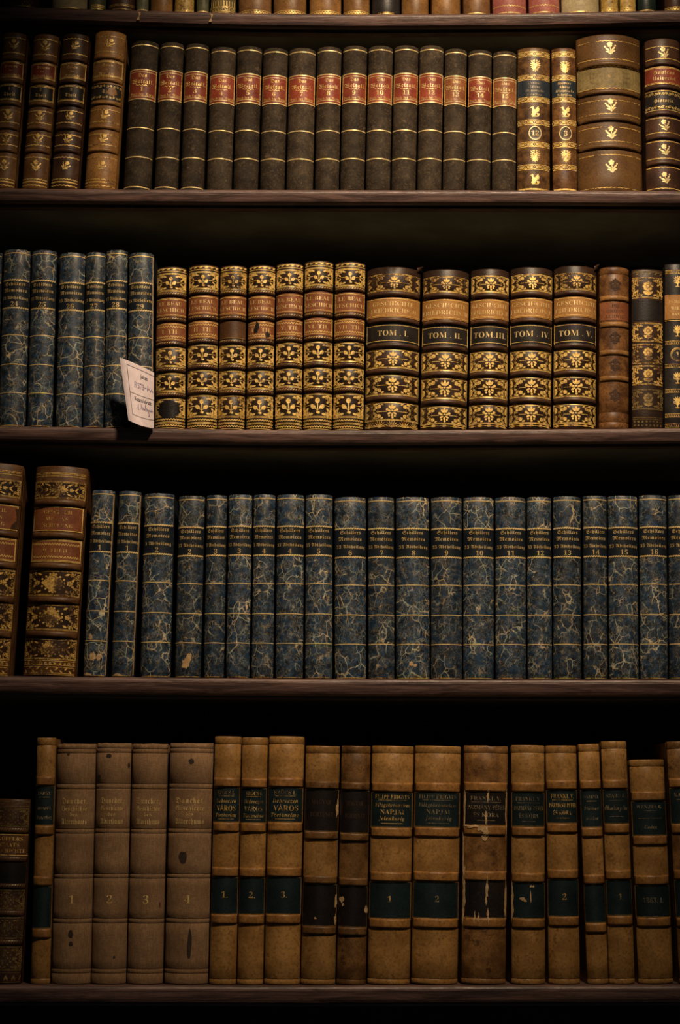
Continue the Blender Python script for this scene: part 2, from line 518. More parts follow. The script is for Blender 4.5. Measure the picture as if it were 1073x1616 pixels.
# ------------------------------------------------------------------ a book
class Book:
    def __init__(s, row, tl, tr, bl, br, yt, mat, label, group, theta=58, deep=0.15, bands=(), bh=0.0028, bp=0.0016, band_mat=None,
                 grooves=(), ragged=0.0, board=None, tone=None, cap=True, flat=0.7, squarez=0.0018):
        s.rng = random.Random(label)
        ye = YS + 0.006
        (xtl, zt), (xtr, _), (xbl, _), (xbr, _) = unp(tl, yt, ye), unp(tr, yt, ye), unp(bl, EDGE[row][3][1], ye), unp(br, EDGE[row][3][1], ye)
        zt = unp((tl + tr) / 2, yt, YS)[1]
        s.w = w = (xtr - xtl + xbr - xbl) / 2 - 0.0006
        xb, xt = (xbl + xbr) / 2, (xtl + xtr) / 2
        zb = shelf_z(row, xb)
        tilt = math.atan2(xt - xb, zt - zb)
        zb += w / 2 * abs(math.sin(tilt)) + 0.0002
        s.h = h = math.hypot(xt - xb, zt - zb)
        tone = s.rng.random() if tone is None else tone
        s.e = empty('book', (xb, YS, zb), label, 'book', group, tone)
        s.e.rotation_euler = (0, tilt, 0)
        th = math.radians(theta)
        s.th, s.R = th, w / 2 / math.sin(th)
        s.U = s.R * th
        s.d = s.R * (1 - math.cos(th))
        s.bands = [(b * h, bh, bp) for b in bands]
        s.flat = flat
        s.cap = cap
        s.grooves = [g * h for g in grooves]
        # spine: a solid with a D-shaped section
        nx = 20
        zs = {0.0, 0.0006, 0.0016, h - 0.0016, h - 0.0006, h}
        for g in s.grooves:
            zs |= {g - 0.0009, g - 0.0004, g, g + 0.0004, g + 0.0009}
        zs |= {h * k / 10 for k in range(11)}
        zs = sorted(z for z in zs if 0 <= z <= h)
        v, f = [], []
        jit = [s.rng.uniform(-ragged, 0.0) * (1 if s.rng.random() < .6 else .3) for _ in range(nx + 1)]
        for z in zs:
            row_ = []
            for k in range(nx + 1):
                a = -th + 2 * th * k / nx
                r = s.R + s.off(z)
                row_.append((r * math.sin(a), s.R - r * math.cos(a), z + (jit[k] if z > h - 0.0008 else 0)))
            yb = s.d + 0.006
            row_ = [(-w / 2, yb, z)] + row_ + [(w / 2, yb, z)]
            v += row_
        m = nx + 3
        for k in range(len(zs) - 1):
            for j in range(m):
                f.append((k * m + j, k * m + (j + 1) % m, (k + 1) * m + (j + 1) % m, (k + 1) * m + j))
        f += [list(range(m))[::-1], list(range((len(zs) - 1) * m, len(zs) * m))]
        s.spine = mk('spine', v, f, mat, s.e, smooth=False)
        sm = [True] * len(s.spine.data.polygons)
        sm[-1] = sm[-2] = False
        s.spine.data.polygons.foreach_set('use_smooth', sm)
        s.mat = mat
        # covers and pages
        bt = min(0.0026, w * 0.12)
        y0, y1 = s.d + 0.0035, s.d + deep
        for sg in (-1, 1):
            xo, xi = sg * w / 2, sg * (w / 2 - bt)
            c = 0.0012 * sg
            sec = [(xi, y0 + .003), (xo - c * .3, y0 + .003), (xo - c, y0 + .0050), (xo, y0 + .0080), (xo, y1 - .001), (xo - c, y1), (xi, y1)]
            v = [(x, y, z) for z in (0.0, h - squarez * 0.5) for x, y in sec]
            f = [(k, (k + 1) % 7, (k + 1) % 7 + 7, k + 7) for k in range(7)] + [list(range(7))[::-1], list(range(7, 14))]
            if sg < 0:
                f = [q[::-1] for q in f]
            mk('cover_board', v, f, board or mat, s.e)
        xi = w / 2 - bt - 0.0001
        sec = [(-xi, y0 + .004), (xi, y0 + .004), (xi, y1 - .004), (xi * .5, y1 - .0065), (-xi * .5, y1 - .0065), (-xi, y1 - .004)]
        z0, z1 = 0.0028, h - 0.0034
        v = [(x, y, z) for z in (z0, z1) for x, y in sec]
        f = [(k, (k + 1) % 6, (k + 1) % 6 + 6, k + 6) for k in range(6)] + [list(range(6))[::-1], list(range(6, 12))]
        mk('page_block', v, f, 'pages', s.e)
        for z, hh, pp in s.bands:
            s.band(z, hh, pp, band_mat or mat)

    def off(s, z):
        r = 0.0
        if s.cap:
            e = min(z, s.h - z)
            if e < 0.0016:
                r -= 0.0011 * (1 - e / 0.0016) ** 2
        for g in s.grooves:
            if abs(z - g) < 0.0009:
                r -= 0.0006 * (1 - abs(z - g) / 0.0009)
        return r

    def bandlift(s, z, u=0.0):
        r = 0.0
        ed = 1 - min(1.0, abs(u) / s.U) ** 4
        for zc, hh, pp in s.bands:
            t = abs(z - zc) / hh
            if t < 1:
                r = max(r, ed * pp * (1 - t ** (2 / s.flat)) ** s.flat)
        return r

    def wrap(s, pts, lift):
        out = []
        for u, z in pts:
            a = u / s.R
            r = s.R + s.off(z) + s.bandlift(z, u) + lift
            out.append((r * math.sin(a), s.R - r * math.cos(a), z))
        return out

    def band(s, z, hh, pp, mat):
        nx, nk = 16, 9
        th = s.th * 0.985
        v, f = [], []
        for k in range(nk):
            t = -1 + 2 * k / (nk - 1)
            t = math.copysign(abs(t) ** .75, t)
            lift = pp * max(0.0, 1 - abs(t) ** (2 / s.flat)) ** s.flat - (0.0003 if abs(t) > .99 else 0)
            for j in range(nx + 1):
                a = -th + 2 * th * j / nx
                r = s.R + lift * (1 - abs(a / s.th) ** 4) + .0002
                v.append((r * math.sin(a), s.R - r * math.cos(a), z + t * hh))
        m = nx + 1
        for k in range(nk - 1):
            for j in range(nx):
                f.append((k * m + j, k * m + j + 1, (k + 1) * m + j + 1, (k + 1) * m + j))
        f += [[k * m for k in range(nk)][::1], [k * m + nx for k in range(nk)][::-1]]
        return mk('raised_band', v, f, mat, s.e, smooth=True)

    def patch(s, name, z0, z1, mat, uf=0.985, lift=0.00035, u0=None, u1=None, label=None):
        u0 = -s.U * uf if u0 is None else u0
        u1 = s.U * uf if u1 is None else u1
        nx, nz = 18, 2
        v, f = [], []
        for k in range(nz + 1):
            z = z0 + (z1 - z0) * k / nz
            us = [u0] + [u0 + (u1 - u0) * j / nx for j in range(nx + 1)] + [u1]
            for j, u in enumerate(us):
                r = s.R + (lift if 0 < j < len(us) - 1 else -0.0002)
                v.append((r * math.sin(u / s.R), s.R - r * math.cos(u / s.R), z))
        m = nx + 3
        for k in range(nz):
            for j in range(m - 1):
                f.append((k * m + j, k * m + j + 1, (k + 1) * m + j + 1, (k + 1) * m + j))
        for k, dn in ((0, 1), (nz, 0)):          # skirts along the two long edges
            n = len(v)
            z = z0 if k == 0 else z1
            for j in range(m):
                x, y, _ = v[k * m + j]
                v.append((x * (1 - .0004 / s.R), y + 0.0005, z))
            for j in range(m - 1):
                q = (k * m + j, n + j, n + j + 1, k * m + j + 1)
                f.append(q if dn else q[::-1])
        return mk(name, v, f, mat, s.e, smooth=False, label=label)

    def draw(s, name, p, mat, lift=0.0003, parent=None):
        if not p.f:
            return None
        if name in ('gilt_edging', 'lettering', 'tooled_line'):     # rows that stand well apart become parts of their own
            z = [(min(p.v[i][1] for i in q), max(p.v[i][1] for i in q), k) for k, q in enumerate(p.f)]
            z.sort()
            sets, hi = [[]], None
            for a, b, k in z:
                if hi is not None and a - hi > 0.0055:
                    sets.append([])
                    hi = b
                hi = b if hi is None else max(hi, b)
                sets[-1].append(k)
            if len(sets) > 1:
                for st in sets:
                    used = sorted({i for k in st for i in p.f[k]})
                    at = {i: n for n, i in enumerate(used)}
                    o = mk(name, s.wrap([p.v[i] for i in used], lift), [[at[i] for i in p.f[k]] for k in st], mat,
                           parent if parent is not None else s.e)
                return o
        return mk(name, s.wrap(p.v, lift), p.f, mat, parent if parent is not None else s.e)

    def rule(s, fr, wd=0.0011, mat='gold', uf=0.97, name='gilt_rule', lift=0.0003):
        p = P2()
        p.line(-s.U * uf, fr * s.h, s.U * uf, fr * s.h, wd)
        return s.draw(name, p, mat, lift)

    def label(s, name, f0, f1, mat, lines, tmat='goldtext', uf=0.985, frame=None, label=None, extra=None, lift=0.00035):
        """a title or volume label; LINES: (words, style, height fraction in the label, capital height / label height, width share)"""
        z0, z1 = f0 * s.h, f1 * s.h
        lb = s.patch(name, z0, z1, mat, uf, lift, label=label)
        H = z1 - z0
        if lines:
            p = P2()
            for wd, st, zf, ch, ws in lines:
                if wd == '-':
                    p.line(-s.U * ws, z0 + H * zf, s.U * ws, z0 + H * zf, H * ch)
                elif wd == '~':
                    p.wave(-s.U * ws, s.U * ws, z0 + H * zf, H * ch, 0.004, H * .018)
                else:
                    write(p, wd, st, s.rng.uniform(-.02, .02) * s.w, z0 + H * zf, H * ch, 2 * s.U * ws)
            s.draw('lettering', p, tmat, lift + 0.00025, lb)
        if frame:
            p = P2()
            U = s.U * uf
            for kind in frame.split():
                if kind == 'double':
                    for zz, wd in ((z0 + .0007, .0009), (z1 - .0007, .0009), (z0 + .0022, .0006), (z1 - .0022, .0006)):
                        p.line(-U, zz, U, zz, wd)
                elif kind == 'single':
                    for zz in (z0 + .0006, z1 - .0006):
                        p.line(-U, zz, U, zz, .0009)
                elif kind == 'sides':
                    for sg in (-1, 1):
                        sd = P2()
                        sd.line(sg * (U - .0012), z0, sg * (U - .0012), z1, .0014)
                        s.draw('gilt_edging', sd, 'gold', lift + 0.0002, lb)
                elif kind == 'zig':
                    for zz in (z0 + H * .22, z1 - H * .22):
                        p.wave(-U * .9, U * .9, zz, H * .045, .0035, .0007)
                elif kind == 'scroll':
                    for zz, sg in ((z0 + H * .16, 1), (z1 - H * .16, -1)):
                        n = max(3, int(2 * U / .0045))
                        for k in range(n):
                            x = -U + 2 * U * (k + .5) / n
                            p.spiral(x, zz, H * .085, 0.4 if sg > 0 else 3.6, 1.0, .0006, 1 if k % 2 else -1)
            s.draw('gilt_edging', p, 'gold', lift + 0.0002, lb)
        if extra:
            extra(lb, z0, z1)
        return lb

    def blot(s, name, u, fz, ru, rz, mat, lift=0.00025, seed=0, n=14, rough=.35, label=None):
        r = random.Random(seed)
        p = P2()
        rim = [(ru * math.cos(2 * math.pi * k / n) * (1 + r.uniform(-rough, rough)), rz * math.sin(2 * math.pi * k / n) * (1 + r.uniform(-rough, rough)))
               for k in range(n)]
        p.v = [(u * s.U, fz * s.h)]
        rings = 4 if ru > .005 else 2
        for q in range(1, rings + 1):
            p.v += [(max(-s.U * .99, min(s.U * .99, u * s.U + a * q / rings)), min(s.h, max(0, fz * s.h + b * q / rings))) for a, b in rim]
        p.f = [[0, 1 + k, 1 + (k + 1) % n] for k in range(n)]
        for q in range(rings - 1):
            p.f += [[1 + q * n + k, 1 + (q + 1) * n + k, 1 + (q + 1) * n + (k + 1) % n, 1 + q * n + (k + 1) % n] for k in range(n)]
        o = s.draw(name, p, mat, lift)
        if label:
            o['label'] = label
        return o


# ------------------------------------------------------------------ gilt ornaments (half width U, half height H, metres)
def frame_lines(p, U, H, sides=True):
    for sg in (-1, 1):
        p.line(-U, sg * (H - .0004), U, sg * (H - .0004), .0008)
        p.line(-U, sg * (H - .0017), U, sg * (H - .0017), .0006)
        if sides:
            p.line(sg * (U - .0004), -H, sg * (U - .0004), H, .0007)


def corner_scrolls(p, U, H, x0, rng, dense=1.0, ground=None):
    """acanthus scrolls that fill the four corners outside a lozenge"""
    q = P2()
    W, K = U - x0, H - .002
    q.spiral(U - W * .30, K * .60, K * .30, 2.4, 1.4, .0007)
    q.spiral(U - W * .62, K * .78, K * .20, 4.2, 1.2, .0007, -1)
    q.spiral(U - W * .16, K * .18, K * .22, 1.2, 1.2, .0007, -1)
    for k in range(int(9 * dense)):
        t = k / (9 * dense)
        q.petal(U - W * (.05 + .9 * t), K * (.94 - .10 * math.sin(9 * t)), K * .22, K * .12, -1.2 - 1.2 * t)
    for k in range(int(7 * dense)):
        t = k / (7 * dense)
        q.petal(U - W * .04, K * (.9 - .85 * t), W * .20, K * .13, math.pi + .5 - .9 * t)
    q.petal(U - W * .80, K * .86, W * .36, K * .20, math.pi + .35)
    q.petal(U - W * .45, K * .42, W * .30, K * .22, math.pi + .7)
    q.petal(U - W * .20, K * .42, W * .24, K * .18, math.pi - .5)
    for k in range(int(12 * dense)):
        a, b = rng.random(), rng.random()
        if a + b < 1.15:
            q.disk(U - W * a * .95, K * (1 - b * .95), .00045)
    g = ground if ground is not None else None
    if g is not None:
        e = P2()
        n = 7
        for k in range(n):          # scalloped field whose inner edge follows the lozenge
            a, b = k / n, (k + 1) / n
            e.stroke([(x0 + W * (.06 + .94 * (k + .5) / n), H - .0006), (x0 + W * (.06 + .94 * (k + .5) / n), H - .0006 - (H - .002) * min(.98, .22 + .85 * (k + .5) / n))],
                     W / n * .78, W / n * .55)
        for sx in (-1, 1):
            for sy in (-1, 1):
                g.add(e, 0, 0, sx, sy)
    for sx in (-1, 1):
        for sy in (-1, 1):
            p.add(q, 0, 0, sx, sy)


def orn_flower(U, H, rng, ground=None):
    p = P2()
    frame_lines(p, U, H)
    corner_scrolls(p, U, H, U * .34, rng, 1.0, ground)
    h = H * .86
    p.disk(0, h * .46, h * .23, h * .25, 0, 12)
    p.petal(-h * .16, -h * .22, h * .50, h * .44, 2.75)
    p.petal(h * .16, -h * .22, h * .50, h * .44, .40)
    p.disk(-h * .50, -h * .02, h * .17)
    p.disk(h * .50, -h * .02, h * .17)
    p.stroke([(0, h * .26), (.02 * h, -h * .1), (0, -h * .45), (-.1 * h, -h * .72)], h * .10, h * .07)
    p.stroke([(-h * .3, -h * .25), (0, -h * .42), (h * .3, -h * .25)], h * .07)
    p.disk(.1 * h, -h * .66, h * .13)
    for sg in (-1, 1):
        p.line(sg * h * .75, 0, sg * U * .78, 0, .0007)
    return p


def orn_palmette(U, H, rng):
    p = P2()
    frame_lines(p, U, H)
    h = H * .86
    for k in range(3):
        p.petal((k - 1) * h * .07, h * .24, h * (.66 if k == 1 else .58), h * .27, math.pi / 2 - (k - 1) * .62)
    for sg in (-1, 1):
        p.disk(sg * h * .58, h * .20, h * .17)
        p.petal(sg * h * .14, h * .04, h * .44, h * .22, math.pi / 2 - sg * 1.45)
        p.petal(sg * h * .12, -h * .14, h * .50, h * .24, math.pi / 2 - sg * 2.1)
        p.disk(sg * h * .34, -h * .58, h * .12)
    p.disk(0, h * .08, h * .10)
    p.petal(0, -h * .18, h * .52, h * .24, -math.pi / 2)
    p.disk(h * .05, -h * .80, h * .13)
    x0 = max(h * .95, U * .36)
    for sg in (-1, 1):
        p.line(sg * h * .62, -.05 * h, sg * (x0 + .15 * U), -.05 * h, .0007)
    q = P2()
    for k in range(5):
        a = 2 * math.pi * k / 5
        q.disk(x0 + h * .22 + h * .13 * math.cos(a), h * .60 + h * .13 * math.sin(a), h * .12)
    q.disk(x0 + h * .22, h * .6, h * .1)
    q.petal(x0 + h * .05, h * .92, h * .4, h * .2, math.pi + .4)
    q.petal(x0 + h * .45, h * .35, h * .42, h * .2, .5)
    q.petal(x0 + h * .40, h * .85, h * .4, h * .2, .2)
    q.spiral(x0 + h * .62, h * .55, h * .24, 3, 1.3, .0007)
    q.spiral(x0 + h * .85, h * .82, h * .18, 1, 1.2, .0006, -1)
    q.spiral(x0 + h * .85, h * .22, h * .2, 5, 1.2, .0006)
    for k in range(14):
        q.disk(x0 + h * .3 + (U - x0 - h * .3) * rng.random(), h * rng.random() * .95, .0004)
    for k in range(6):
        q.petal(U * .97, h * (.95 - .18 * k), (U - x0) * .3, h * .12, math.pi + .6 - .2 * k)
    q.v = [(min(x, U), min(y, H)) for x, y in q.v]
    for sx in (-1, 1):
        for sy in (-1, 1):
            p.add(q, 0, 0, sx, sy)
    return p


def orn_diamond(U, H, rng, ground=None):
    p = P2()
    frame_lines(p, U, H)
    h = H * .80
    a = min(U * .42, h * 1.35)
    for k, w in ((1.0, .0009), (.72, .0006)):
        p.stroke([(a * k, 0), (0, h * k), (-a * k, 0), (0, -h * k), (a * k, 0)], w)
    if ground is not None:
        n = 14
        for k in range(n):
            y = -h + 2 * h * (k + .5) / n
            w = a * (1 - abs(y) / h)
            ground.line(-w, y, w, y, 2 * h / n * .98, 9)
    for sx in (-1, 1):
        p.spiral(sx * a * .28, h * .12, h * .22, 1, 1.2, .0006, sx)
        p.spiral(sx * a * .28, -h * .14, h * .2, 4, 1.2, .0006, -sx)
        p.disk(sx * a * .6, 0, h * .09)
    for sy in (-1, 1):
        p.petal(0, sy * h * .1, h * .5, h * .26, sy * math.pi / 2)
    n = 4
    for sx in (-1, 1):
        for sy in (-1, 1):
            for k in range(n):
                t = (k + .4) / n
                p.disk(sx * (a * 1.32 * (1 - t) + .0008), sy * h * 1.05 * t * .95, h * .105)
            p.disk(sx * (a * 1.28 + h * .16), sy * h * .18, h * .08)
        p.petal(sx * a * 1.3, 0, h * .5, h * .25, 0 if sx > 0 else math.pi)
    corner_scrolls(p, U, H, a * 1.15, rng, .55)
    return p


def orn_rosette(U, H, rng):
    p = P2()
    frame_lines(p, U, H, False)
    h = H * .8
    for k in range(8):
        a = 2 * math.pi * k / 8
        p.disk(h * .42 * math.cos(a), h * .18 + h * .42 * math.sin(a), h * .19)
    p.disk(0, h * .18, h * .2)
    for sg in (-1, 1):
        p.petal(0, -h * .85, h * .7, h * .3, math.pi / 2 + sg * .9)
        p.petal(sg * h * .05, -h * .55, h * .4, h * .25, math.pi / 2 + sg * 1.4)
    p.petal(0, -h * .95, h * .5, h * .2, math.pi / 2)
    corner_scrolls(p, U, H, U * .42, rng, .7)
    return p


def orn_sprig(h, lean=0.0, big=True):
    """a small flower with leaves; h: half height"""
    p = P2()
    for k in range(5):
        a = 2 * math.pi * k / 5 + .3
        p.disk(h * .24 * math.cos(a), h * .60 + h * .24 * math.sin(a), h * .17)
    p.disk(0, h * .6, h * .10)
    p.stroke([(0, h * .30), (h * .03, -h * .2), (-h * .02, -h * .95)], h * .11, h * .07)
    for sg in (-1, 1):
        p.petal(sg * h * .05, -h * .42, h * .95, h * .26, math.pi / 2 - sg * .80)
        p.petal(sg * h * .05, -h * .52, h * .66, h * .24, math.pi / 2 - sg * 1.35)
        p.disk(sg * h * .74, h * .34, h * .13)
        p.petal(0, -h * .80, h * .40, h * .16, math.pi / 2 - sg * 1.0)
    c, q = math.cos(lean), math.sin(lean)
    p.v = [(x * c - y * q, x * q + y * c) for x, y in p.v]
    return p


def orn_eagle(h):
    p = P2()
    p.disk(0, -h * .05, h * .32, h * .5)
    for sg in (-1, 1):
        for k in range(5):
            p.petal(sg * h * .12, h * .25 - k * h * .12, h * (.85 - .07 * k), h * .2, (math.pi / 2 - sg * (.75 + .38 * k)))
        p.stroke([(sg * h * .08, h * .3), (sg * h * .2, h * .6), (sg * h * .12, h * .85), (sg * h * .42, h * .82)], h * .13, h * .08)
        p.disk(sg * h * .18, h * .84, h * .12)
        p.petal(sg * h * .1, -h * .4, h * .55, h * .22, -math.pi / 2 + sg * .5)
    p.petal(0, -h * .4, h * .6, h * .26, -math.pi / 2)
    return p


def orn_dove(h):
    p = P2()
    p.disk(-h * .05, -h * .1, h * .5, h * .33, .5)
    p.disk(-h * .42, h * .55, h * .17)
    p.stroke([(-h * .42, h * .5), (-h * .30, h * .2), (-h * .1, 0)], h * .2, h * .3)
    p.petal(-h * .5, h * .55, h * .3, h * .1, math.pi)
    for k in range(4):
        p.petal(0, h * .02, h * (.95 - .1 * k), h * .24, .95 - .33 * k)
        p.petal(-h * .1, -h * .15, h * (.75 - .06 * k), h * .2, -2.3 + .3 * k)
    for k in range(3):
        p.petal(h * .2, -h * .35, h * .6, h * .18, -.9 + .3 * k)
    p.line(-h * .5, -h * .85, h * .5, -h * .85, h * .14)
    return p


def orn_urn(h):
    p = P2()
    p.disk(0, -h * .15, h * .33, h * .30)
    p.line(-h * .34, h * .16, h * .34, h * .16, h * .13)
    p.stroke([(0, -h * .4), (0, -h * .75)], h * .16)
    p.line(-h * .28, -h * .85, h * .28, -h * .85, h * .16)
    for k in range(5):
        p.petal(0, h * .15, h * .75, h * .2, math.pi / 2 + (k - 2) * .5)
    for sg in (-1, 1):
        p.stroke([(sg * h * .3, h * .1), (sg * h * .55, h * .12), (sg * h * .5, -h * .2), (sg * h * .28, -h * .3)], h * .09)
    return p


def lattice(U, H):
    p = P2()
    for sg in (-1, 1):
        p.line(-U, sg * (H - .0003), U, sg * (H - .0003), .0007)
    n = max(2, int(2 * U / .0095))
    st = 2 * U / n
    for k in range(n):
        x = -U + st * (k + .5)
        p.ring(x, 0, st * .30, H * .45, .0006, 12)
        for sg in (-1, 1):
            p.stroke([(x - st * .5, sg * H * .75), (x, -sg * H * .1), (x + st * .5, sg * H * .75)], .0006)
    for k in range(n + 1):
        p.disk(-U + st * k, 0, .0007)
    return p


NUM = ['zero', 'one', 'two', 'three', 'four', 'five', 'six', 'seven', 'eight', 'nine', 'ten', 'eleven', 'twelve', 'thirteen', 'fourteen', 'fifteen', 'sixteen',
       'seventeen']


def place(bk, p, fz, mat, du=0.0, name='gilt_pattern', lift=0.0003):
    q = P2()
    q.add(p, du, fz * bk.h)
    return bk.draw(name, q, mat, lift)


def band_hatch(bk, mat='goldworn', step=0.0032):
    for z, hh, pp in bk.bands:
        p = P2()
        n = int(2 * bk.U / step)
        for k in range(n):
            x = -bk.U * .95 + 2 * bk.U * .95 * (k + .5) / n
            pts = [(x + (t - .5) * .0022, z + hh * (.05 + .62 * t)) for t in (0, .33, .66, 1)]
            p.stroke(pts, .0007)
        bk.draw('gilt_pattern', p, mat, .00025)


# ================================================================== ROW 0: the books cut off by the top of the frame
G0 = 'old books on the topmost shelf'
top = [  # x left, x right, material, height, label, tooling
    (4, 61, 'darkbrown', .205, 'dark brown leather book on the topmost shelf, at the dim end beside a cream one', 'dots'),
    (80, 137, 'cream', .22, 'wide cream vellum book with a curved dark line on the topmost shelf, in dim light', 'line'),
    (139.5, 165, 'green', .19, 'thin green book with a gilt foot on the topmost shelf beside the wide cream one', 'block'),
    (170, 212.5, 'darkbrown', .20, 'dark red-brown book with faint lines on the topmost shelf between two thin green ones', 'lines'),
    (214.6, 234, 'green', .185, 'very thin grey-green book with gilt foot on the topmost shelf beside a plain brown one', 'line'),
    (236.5, 272, 'tan', .21, 'plain rubbed brown book on the topmost shelf, next to the first all-gold spine', ''),
    (275, 306, 'goldleather', .20, 'book with an all-gold spine on the topmost shelf between brown and grey-green neighbours', 'foot'),
    (310, 329.5, 'green', .19, 'narrow grey-green book on the topmost shelf between the gold spine and the meander pattern', 'line'),
    (331.5, 371.5, 'olive', .21, 'olive gilt book with a Greek key border, topmost shelf', 'key'),
    (375.5, 428, 'brown', .225, 'wide brown calf book on the topmost shelf directly beside the Greek key border', 'foot'),
    (431, 483, 'tan', .225, 'wide tan calf book with gilt foot on the topmost shelf, second after the Greek key', 'foot'),
    (488, 538.5, 'tan', .225, 'wide tan calf book with gilt foot on the topmost shelf, third after the Greek key', 'foot'),
    (541.5, 583.5, 'tan', .225, 'tan calf book with worn gilt foot on the topmost shelf beside the black book', 'foot'),
    (586.5, 631.5, 'jet', .215, 'black leather book with a silvery rubbed foot on the topmost shelf', 'rub'),
    (633.5, 676.5, 'tan', .22, 'plain tan book on the topmost shelf, first after the black one', ''),
    (681, 727, 'tan', .22, 'plain tan book on the topmost shelf, second after the black one', ''),
    (731, 774, 'brown', .22, 'brown book with a gilt foot line, beside a pink spine, topmost shelf', 'line'),
    (777.5, 831.5, 'pink', .21, 'faded pink leather book on the topmost shelf, one next to brown', 'pinkfoot'),
    (835, 884, 'pink', .21, 'faded pink leather book on the topmost shelf, one next to cream', 'pinkfoot'),
    (887, 947, 'cream', .22, 'wide cream vellum book on the topmost shelf between pink and gold spines', 'line'),
    (948.5, 976, 'goldleather', .19, 'narrow book with gilded spine on the topmost shelf touching the wide cream one', 'foot'),
    (978, 1003.5, 'goldleather', .19, 'narrow book with gilded spine on the topmost shelf touching the green-black one', 'foot'),
    (1006, 1036, 'gblack', .20, 'green-black book with a gilt line at its foot on the topmost shelf', 'line'),
    (1049, 1086, 'darkbrown', .20, 'dark brown book with gilt border at its foot, standing apart at the topmost shelf end', 'foot'),
]
for x0, x1, mat, hh, lab, kind in top:
    zref = shelf_z(0, unp((x0 + x1) / 2, 18, YS)[0]) + hh
    # pixel height of the top (outside the frame): invert the projection by bisection
    a, b = -420.0, 18.0
    for _ in range(40):
        c = (a + b) / 2
        if unp(536, c, YS)[1] > zref:
            a = c
        else:
            b = c
    cx = 536.5
    shr = 1 + (18 - a) * 0.00006
    bk = Book(0, cx + (x0 - cx) / shr, cx + (x1 - cx) / shr, x0, x1, a, mat, lab, G0, deep=.16)
    p, U = P2(), bk.U * .96
    if kind == 'line':
        p.line(-U, .0022, U, .0022, .0012)
    elif kind == 'lines':
        for z in (.003, .008, .010):
            p.line(-U, z, U, z, .0005)
    elif kind == 'dots':
        for k in range(7):
            p.disk(U * (.1 + .12 * k), .006 + .004 * math.sin(k * 2), .0007)
        p.line(-U, .003, U, .003, .0006)
    elif kind == 'foot':
        p.wave(-U, U, .0035, .0009, .004, .0012)
        p.line(-U, .0015, U, .0015, .0010)
        p.line(-U, .0062, U, .0062, .0007)
    elif kind == 'block':
        for z in (.002, .005, .0075):
            p.line(-U * .6, z, U, z, .0013)
    elif kind == 'pinkfoot':
        p.line(-U, .0028, U, .0028, .0009)
        p.wave(-U, U, .013, .0007, .004, .0006)
    elif kind == 'key':
        n = 4
        st = 2 * U / n
        for k in range(n):
            x = -U + st * k
            p.stroke([(x, .0035), (x, .009), (x + st * .75, .009), (x + st * .75, .0055), (x + st * .35, .0055), (x + st * .35, .0072)], .0009)
            p.line(x, .0035, x + st, .0035, .0008)
        for k in range(10):
            p.line(-U + 2 * U * (k + .5) / 10, .0115, -U + 2 * U * (k + .5) / 10, .019, .0009)
        p.line(-U, .0015, U, .0015, .0009)
        p.line(-U, .0105, U, .0105, .0007)
    elif kind == 'rub':
        p.line(-U * .7, .0022, U * .8, .0022, .0012)
        p.line(-U * .5, .0042, U * .5, .0042, .0006)
    bk.draw('gilt_pattern', p, 'goldworn' if kind in ('rub', 'lines', 'dots') else 'gold')

# ================================================================== ROW 1
G = 'calf volumes leaning at the end of the upper full shelf'
rowA = [
    ((4, 43, -15, 22, 50), 'brown', 'red', 'brown calf book with red and black labels, cut off by the frame, leaning', 'sprig'),
    ((52, 94, 34, 73, 53), 'brown', 'red', 'brown calf book with red and black labels and gilt flowers, leaning, fully visible', 'sprig'),
    ((98, 141.5, 79, 121.5, 52), 'darkbrown', 'brown', 'leaning dark brown calf book with brown title label and tulip ornaments', 'tulip'),
    ((149, 199.5, 132.5, 181, 48), 'tan', 'brown', 'leaning tan calf book with damaged black label beside the red-labelled dark set', 'tulip'),
]
for i, ((tl, tr, bl, br, yt), mat, lm, lab, orn) in enumerate(rowA):
    bk = Book(1, tl, tr, bl, br, yt, mat, lab, G, bands=(.83, .686, .541, .388, .244), bh=.0032, bp=.0030, deep=.16, tone=.35 + .1 * i)
    B = [.83, .686, .541, .388, .244]
    bk.label('title_label', .704, .808, lm, [('Pütters' if i < 2 else 'Spiele', 'frak', .72, .15, .5), ('der', 'frak', .46, .11, .2),
             ('Weltgeschicht' if i < 2 else 'Mittelalt', 'frak', .2, .15, .72)], frame='double sides', tmat='goldworn' if i == 3 else 'goldtext', uf=.93)
    vl = bk.label('volume_label', .560, .662, 'jet', [(str(i + 1), 'frak', .72, .16, .2), ('Theil', 'frak', .38, .2, .4)] if i < 3 else [('Th', 'frak', .5, .2, .3)],
                  frame='double sides' if i < 3 else 'scroll', uf=.93)
    if i == 3:
        bk.blot('torn_patch', .35, .615, .0075, .006, 'tan', .0009, 4, label='rubbed bare patch on the black label')
    for k, (hi, lo) in enumerate(((.985, .855), (.520, .412), (.366, .268), (.222, .012))):
        mid = (hi + lo) / 2 + (.03 if k == 3 else 0)
        hs = bk.h * min(.032, (hi - lo) * .34)
        place(bk, orn_sprig(hs * (1.15 if orn == 'sprig' else 1.0), -.5 if orn == 'tulip' else .08), mid,
              'goldworn' if (i == 3 and k == 3) else 'gold', du=.0012)
        p = P2()
        U = bk.U * .93
        for z in ((hi - .022) * bk.h, (lo + .010) * bk.h):
            p.wave(-U, U, z, .0004, .005, .0011)
        if k == 3:
            p.line(-U, .045 * bk.h, U, .045 * bk.h, .0016)
            p.wave(-U, U, .062 * bk.h, .0006, .004, .0009)
        bk.draw('gilt_edging', p, 'gold' if i < 3 else 'goldworn')

